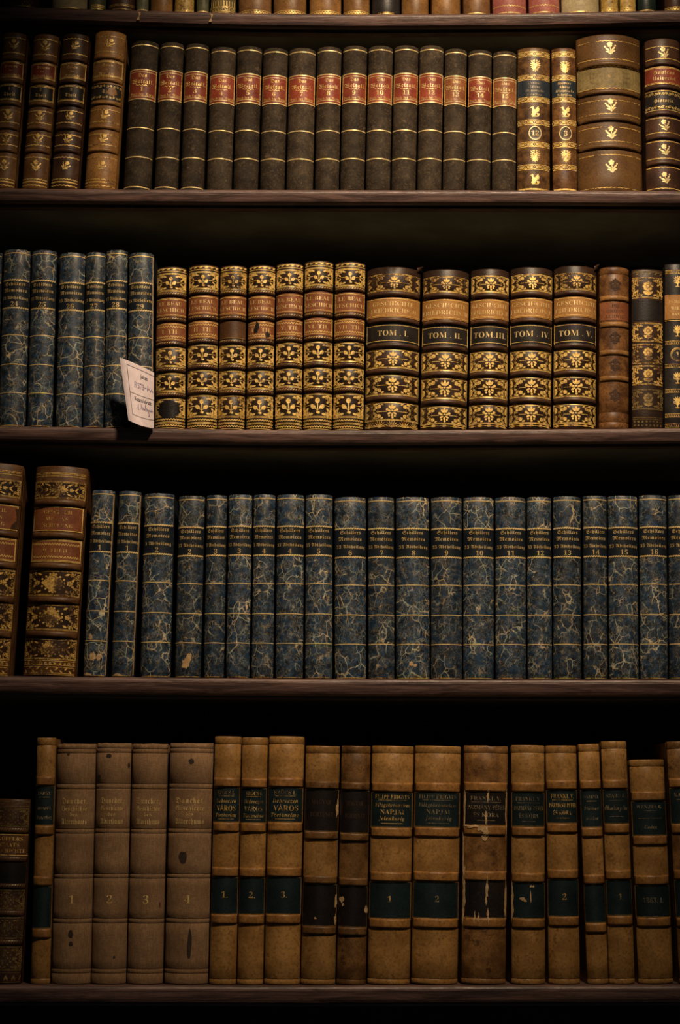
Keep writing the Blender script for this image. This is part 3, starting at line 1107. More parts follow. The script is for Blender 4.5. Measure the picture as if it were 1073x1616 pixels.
G = 'dark volumes with red labels on the upper full shelf'
rowB = [(207.5, 250, 193, 237.5, 63.5), (253.5, 290, 242, 280, 66), (292.5, 329.5, 284, 321, 68), (332.5, 372.5, 325, 365, 73.5), (374.5, 413, 366.5, 407, 72),
        (415.5, 454.5, 409, 449, 75), (456.5, 498.5, 451, 494, 75), (500.5, 539.5, 496.5, 534.5, 73), (541, 580.3, 536.5, 574.5, 71.5),
        (581.7, 620.5, 576.5, 615.7, 71.5), (622.5, 661, 617, 656, 71), (662.5, 700.5, 658, 696.7, 71), (702.5, 737, 698, 734, 76),
        (739.5, 776.5, 736, 774, 78), (778, 815.5, 776, 814.3, 80)]
WORDS_B = ['one', 'two', 'three', 'four, worn to one stroke,', 'five', 'six', 'seven', 'eight', 'nine', 'ten', 'eleven', 'twelve', 'thirteen', 'fourteen', 'fifteen']
for i, (tl, tr, bl, br, yt) in enumerate(rowB):
    bk = Book(1, tl, tr, bl, br, yt, 'black', 'dark cloth book with the gilt number %s on its red label' % WORDS_B[i], G, deep=.15, theta=64)
    bk.label('title_label', .606, .802, 'red' if i not in (12, 14) else 'redbrown',
             [('Das', 'fine', .80, .12, .35), ('Weltall.', 'frak', .59, .14, .80), ('~', '', .46, .018, .36),
              (str(i + 1), 'ital', .33, .15, .4), ('Buch der Natur', 'fine', .155, .09, .78)], frame='sides', tmat='goldtext' if i > 6 else 'gold', uf=.96)
    for fr, wd in ((.802, .0013), (.785, .0007), (.604, .0013), (.622, .0007), (.969, .0013), (.412, .0013), (.217, .0013)):
        bk.rule(fr, wd, 'goldpale', .965, lift=.0006 if .6 < fr < .81 else .0003)
    if i < 3:
        bk.rule(.018, .0013, 'goldpale', .9)

G = 'pair of brown volumes with eagle and dove stamps'
for i, (tl, tr, bl, br, yt) in enumerate(((816.6, 869, 816.5, 868, 74.5), (870.6, 908, 871.5, 911.5, 75))):
    bk = Book(1, tl, tr, bl, br, yt, 'mottle' if i == 0 else 'russet',
              'brown calf book with eagle and dove stamps, its medallion %s' % ('numbered twelve' if i == 0 else 'holding a single digit'), G, deep=.15, theta=46,
              tone=.15 + .1 * i)
    for fr in (.954, .788, .634, .474, .32, .163):
        place(bk, lattice(bk.U * .95, .0036), fr, 'gold')
    p = P2()
    p.line(-bk.U * .9, .0022, bk.U * .9, .0022, .0022)
    bk.draw('gilt_edging', p, 'gold')
    bk.label('title_label', .654, .768, 'bluelabel', [('Heerens', 'ital', .84, .15, .66), ('Kleine', 'ital', .60, .15, .5), ('Historische', 'ital', .36, .15, .75),
             ('Schriften', 'ital', .12, .15, .66)], tmat='dimtext' if i == 0 else 'goldtext')
    hs = bk.h * .043
    du = .001
    place(bk, orn_eagle(hs), .870 if i == 0 else .862, 'gold', du)
    place(bk, orn_dove(hs), .553, 'gold', du)
    place(bk, orn_eagle(hs), .240, 'gold', du)
    if i == 0:
        place(bk, orn_dove(hs), .082, 'gold', du)
    md = P2()
    md.disk(du, .398 * bk.h, .0078, .0090, 0, 24)
    mo = bk.draw('medallion', md, 'jet', .0003)
    p = P2()
    p.ring(du, .398 * bk.h, .0082, .0094, .0012)
    write(p, '12' if i == 0 else '3', 'serif', du, .398 * bk.h, .0068, .012)
    bk.draw('lettering', p, 'goldpale', .0005, mo)

bk = Book(1, 911, 1012, 913.3, 1016.8, 53.5, 'bigcalf', 'very thick old calf book with five gilt flowers and an olive paper label', 'thick calf books',
          bands=(.806, .627, .456, .281), bh=.0038, bp=.0040, deep=.18, theta=50, tone=.45)
bk.patch('title_label', .655 * bk.h, .782 * bk.h, 'olive', .97, label='rubbed olive paper label')
p = P2()
for k in range(9):
    write(p, ['Allgem.', 'Welt', 'Gesch.'][k % 3], 'fine', (-.45 + .45 * (k % 3)) * bk.U, (.755 - .03 * (k // 3)) * bk.h, .003, .012)
bk.draw('lettering', p, 'golddark', .0007)
for hi, lo in ((.985, .828), (.605, .478), (.434, .303), (.259, .01)):
    mid = (hi + lo) / 2 + (.02 if lo < .1 else 0)
    place(bk, orn_sprig(bk.h * .043, .1), mid, 'goldpale')
    p = P2()
    for z in ((hi - .030) * bk.h, (lo + .012) * bk.h):
        p.zig(-bk.U * .93, bk.U * .93, z, .0003, .0030, .0009)
    bk.draw('gilt_edging', p, 'goldworn')
p = P2()
for z in (.652, .790):
    p.zig(-bk.U * .93, bk.U * .93, z * bk.h, .0003, .003, .0009)
bk.draw('gilt_edging', p, 'goldworn', .0006)

bk = Book(1, 1018.5, 1074, 1020, 1078, 60, 'darkbrown', 'dark brown calf book with a red label over a black one, beside the thickest', 'thick calf books',
          bands=(.833, .678, .504, .351, .184), bh=.0034, bp=.0032, deep=.17, tone=.5)
bk.label('title_label', .697, .812, 'red', [('Hayfens', 'frak', .68, .22, .6), ('Universal', 'frak', .34, .20, .66)], frame='double')
bk.label('volume_label', .525, .655, 'jet', [('Historie.', 'frak', .5, .17, .62)], frame='single scroll')
for hi, lo in ((.95, .857), (.482, .373), (.330, .206), (.162, .012)):
    place(bk, orn_sprig(bk.h * .040, .3), (hi + lo) / 2, 'goldpale')
    p = P2()
    for z in ((hi - .006) * bk.h, (lo + .008) * bk.h):
        p.zig(-bk.U * .93, bk.U * .93, z, .0002, .003, .0009)
    bk.draw('gilt_edging', p, 'gold')


# ================================================================== marbled sets (rows 2 and 3)
def schiller(row, q, part, num, lab, group, extra=None, rim=False, deep=.15):
    tl, tr, bl, br, yt = q
    bk = Book(row, tl, tr, bl, br, yt, 'marble', lab, group, theta=62, deep=deep, board='navy')
    bk.label('title_label', .668, .822, 'navy', [('Schillers', 'frak', .87, .125, .66), ('Memoire%s' % ('s' if part == 'I' else 'n'), 'frak', .64, .13, .76),
             (part + ' Abtheilung', 'frak', .36, .115, .88), (num, 'serif', .13, .17, .5)], lift=.0002)
    for fr in (.824, .666):
        p = P2()
        p.cord(-bk.U * .95, bk.U * .95, fr * bk.h, .0021, .0030)
        p.line(-bk.U * .95, fr * bk.h, bk.U * .95, fr * bk.h, .0007)
        bk.draw('gilt_edging', p, 'goldpale', .0004)
    for fr in (.978, .512, .348, .189):
        bk.rule(fr, .00115, 'goldpale', .96)
    bk.rule(.006, .0008, 'goldworn', .8)
    if rim:
        for sg in (1,):
            p = P2()
            n = 30
            r = random.Random(5)
            p.stroke([(bk.U * .93 + r.uniform(-.0004, .0004), bk.h * (.01 + .97 * k / n)) for k in range(n + 1)], .0018, .0024)
            bk.draw('worn_joint', p, 'rim', .0003)
    for a in extra or ():
        bk.blot('worn_patch', *a)
    return bk


G = 'blue marbled volumes on the shelf with the paper card'
rowS = [((-38, 3, -47, -6.5, 396), '23', 'blue marbled book that only just shows at the frame edge, shelf with the card'),
        ((5, 47.8, -4, 38.5, 393), '24', 'blue marbled book numbered twenty-four, shelf with the paper card'),
        ((50, 89, 41.5, 81.5, 394), '25', 'blue marbled book numbered twenty-five, shelf with the paper card'),
        ((94.5, 133.5, 85, 129, 398), '26', 'blue marbled book numbered twenty-six, shelf with the paper card'),
        ((135, 167, 130.3, 162.3, 397.5), '27', 'blue marbled book numbered twenty-seven, shelf with the paper card'),
        ((168, 201, 163.3, 198.3, 394), '28', 'blue marbled book numbered twenty-eight, shelf with the paper card'),
        ((203, 242, 199.5, 240.5, 398), '29', 'blue marbled book numbered twenty-nine, directly behind the paper card')]
for q, num, lab in rowS:
    schiller(2, q, 'II', num, lab, G, rim=num == '29')

G = 'blue marbled volumes on the third full shelf'
rowM = [((145.5, 181, 130, 166.5, 773), 'I', '1'), ((188, 222.5, 173.7, 210.5, 774.5), 'II', '1'), ((228, 274, 219, 268.5, 778), 'I', '2'),
        ((282, 323, 274.4, 316.6, 782), 'II', '2'), ((326, 358.7, 321, 353, 781), 'I', '3'), ((361, 398, 355.7, 393.6, 780), 'II', '3'),
        ((400.5, 434.3, 396, 431.5, 780), 'I', '4'), ((437, 480.3, 433.7, 478, 780), 'II', '4'), ((482.4, 524.6, 480.6, 524.6, 780), 'II', '5'),
        ((528, 577.4, 527.6, 578.2, 784), 'II', '6'), ((580.6, 621.8, 580.6, 623, 784), 'II', '7'), ((625, 677.6, 625, 678.5, 784), 'II', '8'),
        ((680, 729.6, 680.5, 729.6, 784), 'II', '9'), ((731.5, 779.6, 731, 780, 784), 'II', '10'), ((782, 830, 782.2, 831.3, 784), 'II', '11'),
        ((832, 870, 832.7, 872, 784), 'II', '12'), ((873.4, 916.8, 873.4, 918.5, 783), 'II', '13'), ((920.6, 957.4, 921, 960, 782), 'II', '14'),
        ((960.6, 1006, 961.7, 1009.8, 782), 'II', '15'), ((1008.4, 1052.7, 1011.7, 1054.8, 781), 'II', '16'), ((1055, 1096, 1057, 1099, 781), 'II', '17')]
PATCH = {0: [(-.1, .105, .004, .006, 'torn', .0003, 3), (.3, .10, .003, .005, 'torn', .0003, 5), (-.35, .21, .003, .004, 'torn', .0003, 8), (-.5, .012, .006, .002, 'torn', .0003, 9)],
         1: [(-.3, .012, .005, .0015, 'torn', .0003, 2)], 3: [(-.1, .075, .0055, .0075, 'torn', .0003, 7), (0.1, .11, .003, .006, 'torn', .0003, 17)],
         11: [(-.1, .085, .003, .003, 'torn', .0003, 4), (.1, .075, .003, .002, 'torn', .0003, 14)]}
for i, (q, part, num) in enumerate(rowM):
    n = NUM[int(num)]
    if int(num) < 5:
        lab = 'blue marbled book of the %s section numbered %s, third full shelf' % ('first' if part == 'I' else 'second', n)
    else:
        lab = 'blue marbled book numbered %s, standing upright on the third full shelf' % n
    schiller(3, q, part, num, lab, G, PATCH.get(i), rim=i in (0, 1), deep=.17)

# ================================================================== ROW 2, gilt calf sets
G = 'small gilt calf volumes beside the paper card'
rowL = [(246.3, 295, 244.3, 291, 420.5), (297, 345.6, 294.7, 341.8, 417.5), (347.2, 390, 343.5, 385.3, 418.5), (392.5, 434.8, 387.7, 430.5, 418),
        (436.3, 478.6, 433.3, 476.4, 414.5), (480.2, 526.8, 478.2, 523, 411), (528.3, 577.6, 525.5, 573, 412.5)]
ROM = ['I', 'II', 'III', 'IV', 'V', 'VI', 'VII']
for i, (tl, tr, bl, br, yt) in enumerate(rowL):
    B = (.825, .669, .519, .359, .2055) if i == 0 else ((.830, .675, .530, .375, .224) if i < 4 else (.833, .677, .537, .383, .234))
    lab = ['gilt calf book, part one, beside the card, with a dark oval worn at its foot', 'gilt calf book of part two with brown labels',
           'gilt calf book with its volume label lost, leaving a bare brown square', 'gilt calf book of part four with a torn, stained volume label',
           'gilt calf book of part five with brown labels', 'gilt calf book of part six with brown labels', 'gilt calf book of part seven beside the wider dark-labelled set'][i]
    bk = Book(2, tl, tr, bl, br, yt, 'deepbrown', lab, G, bands=B, bh=.0032, bp=.0032, band_mat='darkbrown', grooves=[b + k * .0215 for b in B for k in (-1, 1)], deep=.15, theta=62, tone=.45)
    rng = random.Random(i)
    band_hatch(bk)
    e = .0044 / bk.h * 1.0
    spans = [(B[0] + e, .958), (B[3] + e, B[2] - e), (B[4] + e, B[3] - e), (.072, B[4] - e)]
    for k, (lo, hi) in enumerate(spans):
        if i == 0 and k == 3:
            o = orn_flower(bk.U * .96, (hi - lo) / 2 * bk.h, rng)
            place(bk, o, (hi + lo) / 2, 'gold')
            bk.blot('worn_oval', -.02, (lo + hi) / 2 - .01, .0150, .0125, 'darklabel', .0007, 3, 26, .06, label='dark oval where the gilding is worn away')
            continue
        gr = P2()
        o = orn_flower(bk.U * .96, (hi - lo) / 2 * bk.h, rng, gr)
        place(bk, gr, (hi + lo) / 2, 'goldground', name='gilt_ground_pattern', lift=.00015)
        place(bk, o, (hi + lo) / 2, 'goldworn' if (i == 2 and k in (0, 3)) else 'gold')
    bk.label('title_label', B[1] + e, B[0] - e, 'redbrown', [('LE BEAU', 'serif', .68, .20, .84), ('GESCHICH.', 'serif', .34, .20, .92)], frame='double sides', uf=.96)
    if i == 2:
        bk.patch('label_scar', (B[2] + e) * bk.h, (B[1] - e) * bk.h, 'calfdark', .93, label='bare brown square where a label is missing')
        bk.rule(B[2] + e + .004, .0010, 'gold', .9, lift=.0006)
    else:
        bk.label('volume_label', B[2] + e, B[1] - e, 'redbrown', [(ROM[i] + '. TH.', 'serif', .5, .25, .62)], frame='double zig sides', uf=.96)
    if i == 3:
        bk.blot('torn_patch', -.25, (B[1] + B[2]) / 2 + .01, .003, .009, 'darklabel', .0008, 11)
        bk.blot('torn_patch', .4, (B[1] + B[2]) / 2 - .03, .004, .004, 'darklabel', .0008, 12)
    p = P2()
    U = bk.U * .95
    for z in (.988, .970):
        p.line(-U, z * bk.h, U, z * bk.h, .0008)
    for k in range(6):
        p.petal(-U + 2 * U * (k + .5) / 6 - .002, .979 * bk.h, .005, .0020, .3)
    for z in (.057, .020):
        p.wave(-U, U, z * bk.h, .0009, .0035, .0010)
    for z in (.041, .034, .006):
        p.line(-U, z * bk.h, U, z * bk.h, .0008)
    bk.draw('gilt_edging', p, 'gold')

G = 'wide gilt calf volumes with black volume labels'
rowT = [(579.5, 665, 575, 660.8, 420.5), (667.5, 742, 663, 737.5, 424.5), (744, 804.6, 739.5, 801.5, 423.5), (806.3, 874, 803.6, 870.7, 421), (875.8, 943, 873, 942.5, 419)]
for i, (tl, tr, bl, br, yt) in enumerate(rowT):
    B = (.83, .667, .512, .356, .190) if i == 0 else ((.833, .663, .505, .34, .166) if i == 1 else (.829, .664, .503, .338, .1725))
    lab = ['widest gilt calf book, TOM. I on black, its head torn at one corner', 'wide gilt calf book with TOM. II lettered on black', 'wide gilt calf book with TOM. III lettered on black',
           'wide gilt calf book with TOM. IV lettered on black', 'wide gilt calf book with TOM. V lettered on black, its head cap curling up'][i]
    bk = Book(2, tl, tr, bl, br, yt, 'deepbrown', lab, G, bands=B, bh=.0036, bp=.0042, band_mat='darkbrown', grooves=[b + k * .0235 for b in B for k in (-1, 1)], deep=.16, theta=60, tone=.4, ragged=.0016 if i in (0, 4) else .0006)
    rng = random.Random(40 + i)
    e = .0046 / bk.h
    for k, (lo, hi) in enumerate([(B[0] + e, .955), (B[3] + e, B[2] - e), (B[4] + e, B[3] - e), (.055 if i == 0 else .03, B[4] - e)]):
        place(bk, orn_palmette(bk.U * .96, (hi - lo) / 2 * bk.h, rng), (hi + lo) / 2, 'goldworn' if k == 0 and i in (0, 1, 4) else 'gold')
    bk.label('title_label', B[1] + e, B[0] - e, 'orange', [('GESCHICHTE', 'serif', .68, .22, .84), ('FRIEDRICHS. II', 'serif', .33, .22, .92)], frame='double', uf=.97, tmat='goldpale')
    bk.label('volume_label', B[2] + e, B[1] - e, 'jet', [('TOM . ' + ROM[i] + '.' if i != 2 else 'TOM.III.', 'serif', .5, .30, .74 if i != 2 else .84)], frame='double sides', uf=.96, tmat='goldpale')
    p = P2()
    U = bk.U * .95
    p.line(-U, .020 * bk.h, U, .020 * bk.h, .0008)
    n = 5
    for k in range(n):
        for m in range(7):
            x = -U + 2 * U * (k + .5) / n
            p.petal(x, .003, .0105 if i == 0 else .004, .0012, math.pi / 2 + (m - 3) * .38)
    bk.draw('gilt_edging', p, 'goldworn')
    if i in (0, 4):      # torn flap of leather at the head
        x0 = bk.U * .80
        v = []
        for k in range(6):
            t = k / 5
            a = (x0 + (bk.U - x0) * t) / bk.R
            for dz, dr in ((-.004, .0003), (.0015 + .0035 * t, .0012), (.0030 + .0045 * t * (1 if i else .6), .0030 * t)):
                r = bk.R + dr
                v.append((r * math.sin(a) + (.0015 * t if dz > 0 else 0), bk.R - r * math.cos(a), bk.h + dz))
        f = [(k * 3 + j, (k + 1) * 3 + j, (k + 1) * 3 + j + 1, k * 3 + j + 1) for k in range(5) for j in range(2)]
        o = mk('torn_head_cap', v, f, 'darkbrown', bk.e, smooth=True, label='torn curl of leather at the head')
        so = o.modifiers.new('thickness', 'SOLIDIFY')
        so.thickness = .0007

bk = Book(2, 945.8, 994, 946, 992.8, 421, 'russet', 'plain brown calf book with warm raised bands and a red title label', 'brown and black books past the gilt sets',
          bands=(.804, .640, .467, .3065), bh=.0038, bp=.0026, band_mat='tan', deep=.15, tone=.55, grooves=(.955, .10, .04))
bk.label('title_label', .668, .778, 'redbrown', [('DIE', 'serif', .80, .17, .3), ('GRIFEN', 'serif', .50, .17, .6), ('LUDWIG', 'serif', .2, .17, .62)], tmat='blind', uf=.9)
for fr in (.885, .555, .387, .20):
    q = orn_sprig(.0095)
    q.add(orn_palmette(.010, .0085, random.Random(3)), 0, 0, .6, .6)
    place(bk, q, fr, 'blind', name='blind_pattern')

bk = Book(2, 996.3, 1046, 997, 1046.6, 424.5, 'deepbrown', 'narrow flat-backed gilt book with rosettes and a bare band, its label missing', 'brown and black books past the gilt sets', deep=.15,
          theta=34, tone=.5)
hz = lambda z: (1475 - z) / 1340.0
for k, (a, b) in enumerate(((205, 385), (590, 750), (770, 935), (950, 1115), (1150, 1320))):
    lo, hi = hz(b), hz(a)
    place(bk, orn_rosette(bk.U * .95, (hi - lo) / 2 * bk.h, random.Random(k + 60)), (lo + hi) / 2, 'golddark' if k == 4 else 'goldworn')
bk.patch('label_scar', hz(570) * bk.h, hz(400) * bk.h, 'darklabel', .95, label='bare dark band where a label is missing')
p = P2()
U = bk.U * .93
for z in (1385, 1400, 1470, 155, 165):
    p.line(-U, hz(z) * bk.h, U, hz(z) * bk.h, .0007)
for k in range(16):
    p.spiral(-U + 2 * U * (k % 8 + .5) / 8, (hz(1435) + (.012 if k > 7 else -.012)) * bk.h, .0016, k, 1.1, .0006)
for k in range(5):
    p.petal(-U + 2 * U * (k + .5) / 5, hz(185) * bk.h, .005, .002, .6)
bk.draw('gilt_edging', p, 'golddark')

bk = Book(2, 1049, 1087, 1047.8, 1088, 416, 'jet', 'black book with gilt urns and a ringed numeral, at the frame edge', 'brown and black books past the gilt sets', deep=.15, theta=40, tone=.5)
hz = lambda z: (1475 - z) / 1385.0
bk.label('title_label', hz(565), hz(355), 'orange', [('J. v. MÜLLERS', 'serif', .72, .12, .7), ('WERKE', 'serif', .45, .14, .5), ('BAND', 'serif', .2, .1, .4)], tmat='goldpale')
for z in (160, 760, 955, 1165, 1370, 1455):
    p = P2()
    for d in (-13, 13):
        p.line(-bk.U * .95, hz(z + d) * bk.h, bk.U * .95, hz(z + d) * bk.h, .0008)
    n = 14
    for k in range(n):
        x = -bk.U * .95 + bk.U * 1.9 * (k + .5) / n
        p.stroke([(x - .0006, hz(z + 9) * bk.h), (x + .0006, hz(z - 9) * bk.h)], .0007)
    bk.draw('gilt_edging', p, 'goldworn')
bk.rule(hz(575), .0009, 'gold', .95, lift=.0006)
for z in (240, 660, 1055, 1260):
    place(bk, orn_urn(.0088), hz(z), 'gold')
p = P2()
p.ring(0, hz(860) * bk.h, .0088, .0090, .0014)
p.ring(0, hz(860) * bk.h, .0070, .0072, .0006)
write(p, '1', 'serif', 0, hz(860) * bk.h, .0070, .01)
bk.draw('lettering', p, 'goldworn')

# ---- the paper card tucked between the marbled and the gilt books
def card_pt(s_, t):
    """s_: 0 free edge .. 1 tucked edge; t: 0 foot .. 1 head"""
    u0, v0 = 202.7 + (188.7 - 202.7) * t, 663 + (564 - 663) * t
    u1, v1 = 242.9, 675.5 + (588 - 675.5) * t
    u = u0 + (u1 - u0) * s_
    v = v0 + (v1 - v0) * (s_ + math.sin(math.pi * s_) * (-.05 * t + .20 * (1 - t)))
    y = -0.034 + 0.030 * s_ ** 1.6 - .006 * math.sin(math.pi * s_)
    x, z = unp(u, v, y)
    return (x, y, z)


cx, cy, cz = card_pt(1, 0)
card = empty('paper_card', (cx, cy, cz), 'white printed paper slip with pen notes, curling out between marbled and gilt books', 'paper slip')
n, m = 14, 10
v = [tuple(np.array(card_pt(i / n, j / m)) - (cx, cy, cz)) for j in range(m + 1) for i in range(n + 1)]
f = [(j * (n + 1) + i, j * (n + 1) + i + 1, (j + 1) * (n + 1) + i + 1, (j + 1) * (n + 1) + i) for j in range(m) for i in range(n)]
o = mk('sheet', v, f, 'paper', card, smooth=False)
so = o.modifiers.new('thickness', 'SOLIDIFY')
so.thickness = .0003


def on_card(name, p, mat):
    out = []
    for a, b in p.v:
        q0 = np.array(card_pt(a, b))
        du = np.array(card_pt(min(a + .02, 1.0), b)) - np.array(card_pt(a - .02, b))
        dt = np.array(card_pt(a, b + .02)) - np.array(card_pt(a, b - .02))
        nn = np.cross(du, dt)
        nn /= np.linalg.norm(nn)
        if nn[1] > 0:
            nn = -nn
        out.append(tuple(q0 + nn * .0003 - (cx, cy, cz)))
    return mk(name, out, p.f, mat, card)


p = P2()
write(p, 'Jelzet:', 'sans', .70, .83, .062, .40)
write(p, 'Kutató/olvasó:', 'sans', .63, .43, .066, .74)
on_card('lettering', p, 'ink')
for du in (.004,):
    q = P2()
    write(q, 'Jelzet:', 'sans', .70 + du, .83, .062, .40)
    write(q, 'Kutató/olvasó:', 'sans', .63 + du, .43, .066, .74)
    on_card('lettering', q, 'ink')
p = P2()
p.line(.20, .93, 1.0, .93, .006, 14)
p.line(.20, .50, 1.0, .50, .006, 14)
p.line(.20, .93, .20, .14, .010, 14)
p.line(.20, .14, 1.0, .14, .006, 14)
on_card('printed_frame', p, 'ink')
p = P2()
r = random.Random(2)


def scrawl(x0, x1, y, hts):
    k = len(hts)
    for i, hh in enumerate(hts):
        x = x0 + (x1 - x0) * i / k
        d = (x1 - x0) / k
        p.stroke([(x, y), (x + d * .25, y + hh), (x + d * .45, y + hh * .3), (x + d * .7, y + hh * .55), (x + d * .95, y + .01)], .016)


write(p, 'B', 'ital', .40, .66, .10, .14)
write(p, '573', 'script', .58, .66, .09, .22)
p.line(.70, .66, .76, .66, .014, 3)
scrawl(.78, .98, .62, [.10, .05])
write(p, 'A', 'ital', .42, .31, .11, .16)
scrawl(.54, .96, .27, [.10, .05, .11, .05, .04, .05])
p.stroke([(.80, .27), (.84, .18), (.78, .20)], .014)
on_card('handwriting', p, 'pen')

# ================================================================== ROW 3, two big tooled volumes
G = 'pair of tall leaning tooled volumes'
B = (.822, .665, .517, .356, .193)
for i, (tl, tr, bl, br, yt) in enumerate(((-52, 35, -77, 12, 730), (55, 137.5, 33, 117.5, 735))):
    bk = Book(3, tl, tr, bl, br, yt, 'calfdark', ['tall leaning tooled calf book cut off by the frame, its title label torn',
              'tall leaning tooled calf book of part two with gilt diamonds, next to the marbled set'][i], G, bands=B, bh=.0046, bp=.0042, deep=.20, theta=52, tone=.35, board='calfdark')
    rng = random.Random(80 + i)
    e = .0056 / bk.h
    for k, (lo, hi) in enumerate([(B[0] + e, .925), (B[3] + e, B[2] - e), (B[4] + e, B[3] - e), (.075, B[4] - e)]):
        bk.patch('gilt_panel', lo * bk.h, hi * bk.h, 'deepbrown', .95, .0001)
        gr = P2()
        o = orn_diamond(bk.U * .95, (hi - lo) / 2 * bk.h, rng, gr)
        place(bk, gr, (hi + lo) / 2, 'goldground', name='gilt_ground_pattern', lift=.0002)
        place(bk, o, (hi + lo) / 2, 'goldworn', lift=.00035)
    lb = bk.label('title_label', B[1] + e, B[0] - e, 'redbrown', [('GESCHICH.', 'serif', .78, .15, .62), ('ADEL AN', 'serif', .5, .15, .5), ('SCHULUNG', 'serif', .22, .15, .68)],
                  frame='single sides', uf=.92, tmat='goldworn')
    bk.label('volume_label', B[2] + e, B[1] - e, 'redbrown', [('II. THEIL.' if i else 'I. THEIL.', 'serif', .5, .18, .58)], frame='double zig sides', uf=.92, tmat='goldworn')
    if i == 0:
        p = P2()
        c0 = (B[0] + B[1]) / 2 * bk.h
        p.poly([(bk.U * .80, c0 + .013), (bk.U * .87, c0 + .004), (bk.U * .86, c0 - .003), (bk.U * .70, c0 - .010), (bk.U * .66, c0 - .015), (bk.U * .93, c0 - .015), (bk.U * .93, c0 + .013)])
        bk.draw('torn_patch', p, 'darkbrown', .0009)
    p = P2()
    U = bk.U * .94
    for z in (.960, .966, .950, .069, .050, .040, .012, .005):
        p.line(-U, z * bk.h, U, z * bk.h, .0008)
    n = 12
    for k in range(n):
        x = -U + 2 * U * (k + .5) / n
        p.spiral(x, .056 * bk.h + .0006, .0022, k * 1.0, 1.0, .0007, 1 if k % 2 else -1)
        p.petal(x, .026 * bk.h, .0055, .0022, .7 if k % 2 else -.7)
    bk.draw('gilt_edging', p, 'goldworn')

# ================================================================== ROW 4
bk = Book(4, -8, 47.6, -25, 31.7, 1261, 'darkbrown', 'short dark gilt-tooled book cut off by the frame, bottom shelf', None, bands=(.828, .671, .524, .378, .221), bh=.0036, bp=.0021,
          deep=.16, theta=50, tone=.3)
rng = random.Random(5)
B = (.828, .671, .524, .378, .221)
e = .0046 / bk.h
for lo, hi in ((B[0] + e, .95), (B[3] + e, B[2] - e), (B[4] + e, B[3] - e), (.07, B[4] - e)):
    place(bk, orn_diamond(bk.U * .95, (hi - lo) / 2 * bk.h, rng), (lo + hi) / 2, 'golddark')
bk.label('title_label', B[1] + e, B[0] - e, 'calfdark', [('KÜFFERS', 'serif', .78, .18, .7), ('STAATS', 'serif', .5, .18, .6), ('GESCHICHTE', 'serif', .22, .18, .85)], frame='single', tmat='goldworn')
bk.patch('volume_label', (B[2] + e) * bk.h, (B[1] - e) * bk.h, 'darklabel', .95)
band_hatch(bk, 'golddark')
p = P2()
for z in (.985, .96, .06, .01):
    p.line(-bk.U * .95, z * bk.h, bk.U * .95, z * bk.h, .0008)
for k in range(10):
    p.petal(-bk.U * .95 + bk.U * 1.9 * (k + .5) / 10, .015 * bk.h, .008, .002, 1.2 if k % 2 else 1.9)
bk.draw('gilt_edging', p, 'golddark')

GD = 'brown cloth volumes on the bottom shelf'
for i, (tl, tr, bl, br, yt) in enumerate(((88.8, 151.4, 79.5, 141.3, 1173), (152.3, 207, 142.3, 197.8, 1172), (207.8, 265, 199.5, 255.6, 1173), (267.5, 337, 257.5, 328.5, 1172))):
    R2 = (.9765, .9585, .828, .807, .640, .621, .451, .434, .268, .249, .062, .044)
    bk = Book(4, tl, tr, bl, br, yt, 'cloth', 'plain brown cloth book with the gilt number %s, bottom shelf' % NUM[i + 1] + (', dark oval stain' if i == 3 else ''), GD, deep=.19, theta=56,
              ragged=.0032, grooves=R2, tone=.45 + .05 * i)
    p = P2()
    hz = lambda z: (1555 - z) / 383.0 * bk.h
    for wd, z, cap in (('Duncker,', 1265, .0072), ('Geschichte', 1277.5, .0060), ('des', 1287, .0046), ('Alterthums', 1298, .0070)):
        write(p, wd, 'frak', 0, hz(z), cap, bk.w * .68)
    write(p, str(i + 1), 'serif', 0, hz(1422), .0105, .02)
    bk.draw('lettering', p, 'goldtext')
    p = P2()
    for fr in R2:
        p.line(-bk.U * .97, fr * bk.h, bk.U * .97, fr * bk.h, .0004)
    bk.draw('tooled_line', p, 'blind', .0001)
    sp = {0: [(-.3, .955, .0022, .002, 1), (.0, .205, .003, .0055, 2), (.02, .165, .0026, .003, 3)],
          1: [(-.2, .945, .004, .0025, 4), (-.75, .852, .003, .004, 5), (.86, .905, .002, .0035, 6), (.3, .11, .0014, .002, 7)],
          2: [(.7, .325, .0009, .004, 8)], 3: [(.03, .922, .0035, .0036, 9), (-.22, .521, .0052, .0078, 10), (.12, .16, .0028, .020, 11)]}[i]
    for u, fz, a, b, sd in sp:
        bk.blot('stain', u, fz, a, b, 'stain', .0002, sd, 14, .18)


def vellum(q, B, lines, num, lab, group, mat='vellum', lmat='tealabel', bh=.0062, ft=(.012, .975), tmat='dimtext', side=True, tone=None, bmat=None, ragged=0.0, top_lab=None):
    tl, tr, bl, br, yt = q
    bk = Book(4, tl, tr, bl, br, yt, mat, lab, group, theta=54, deep=.19, bands=B, bh=bh, bp=.0026, flat=.42, grooves=(.968, .022), tone=tone, band_mat=bmat or 'vellumband', ragged=ragged)
    e = (bh + .0006) / bk.h
    bk.label('title_label', B[1] + e, B[0] - e, lmat, lines, tmat=tmat, uf=.93)
    bk.label('volume_label', B[3] + e, B[2] - e, lmat, [(num, 'serif', .53, .17, .5)] if num else [], tmat='goldworn' if tmat != 'dimtext' else tmat, uf=.93)
    for fr in (B[1] + e, B[0] - e, B[3] + e, B[2] - e):
        bk.rule(fr, .0007, 'golddark', .93, lift=.0006)
    return bk


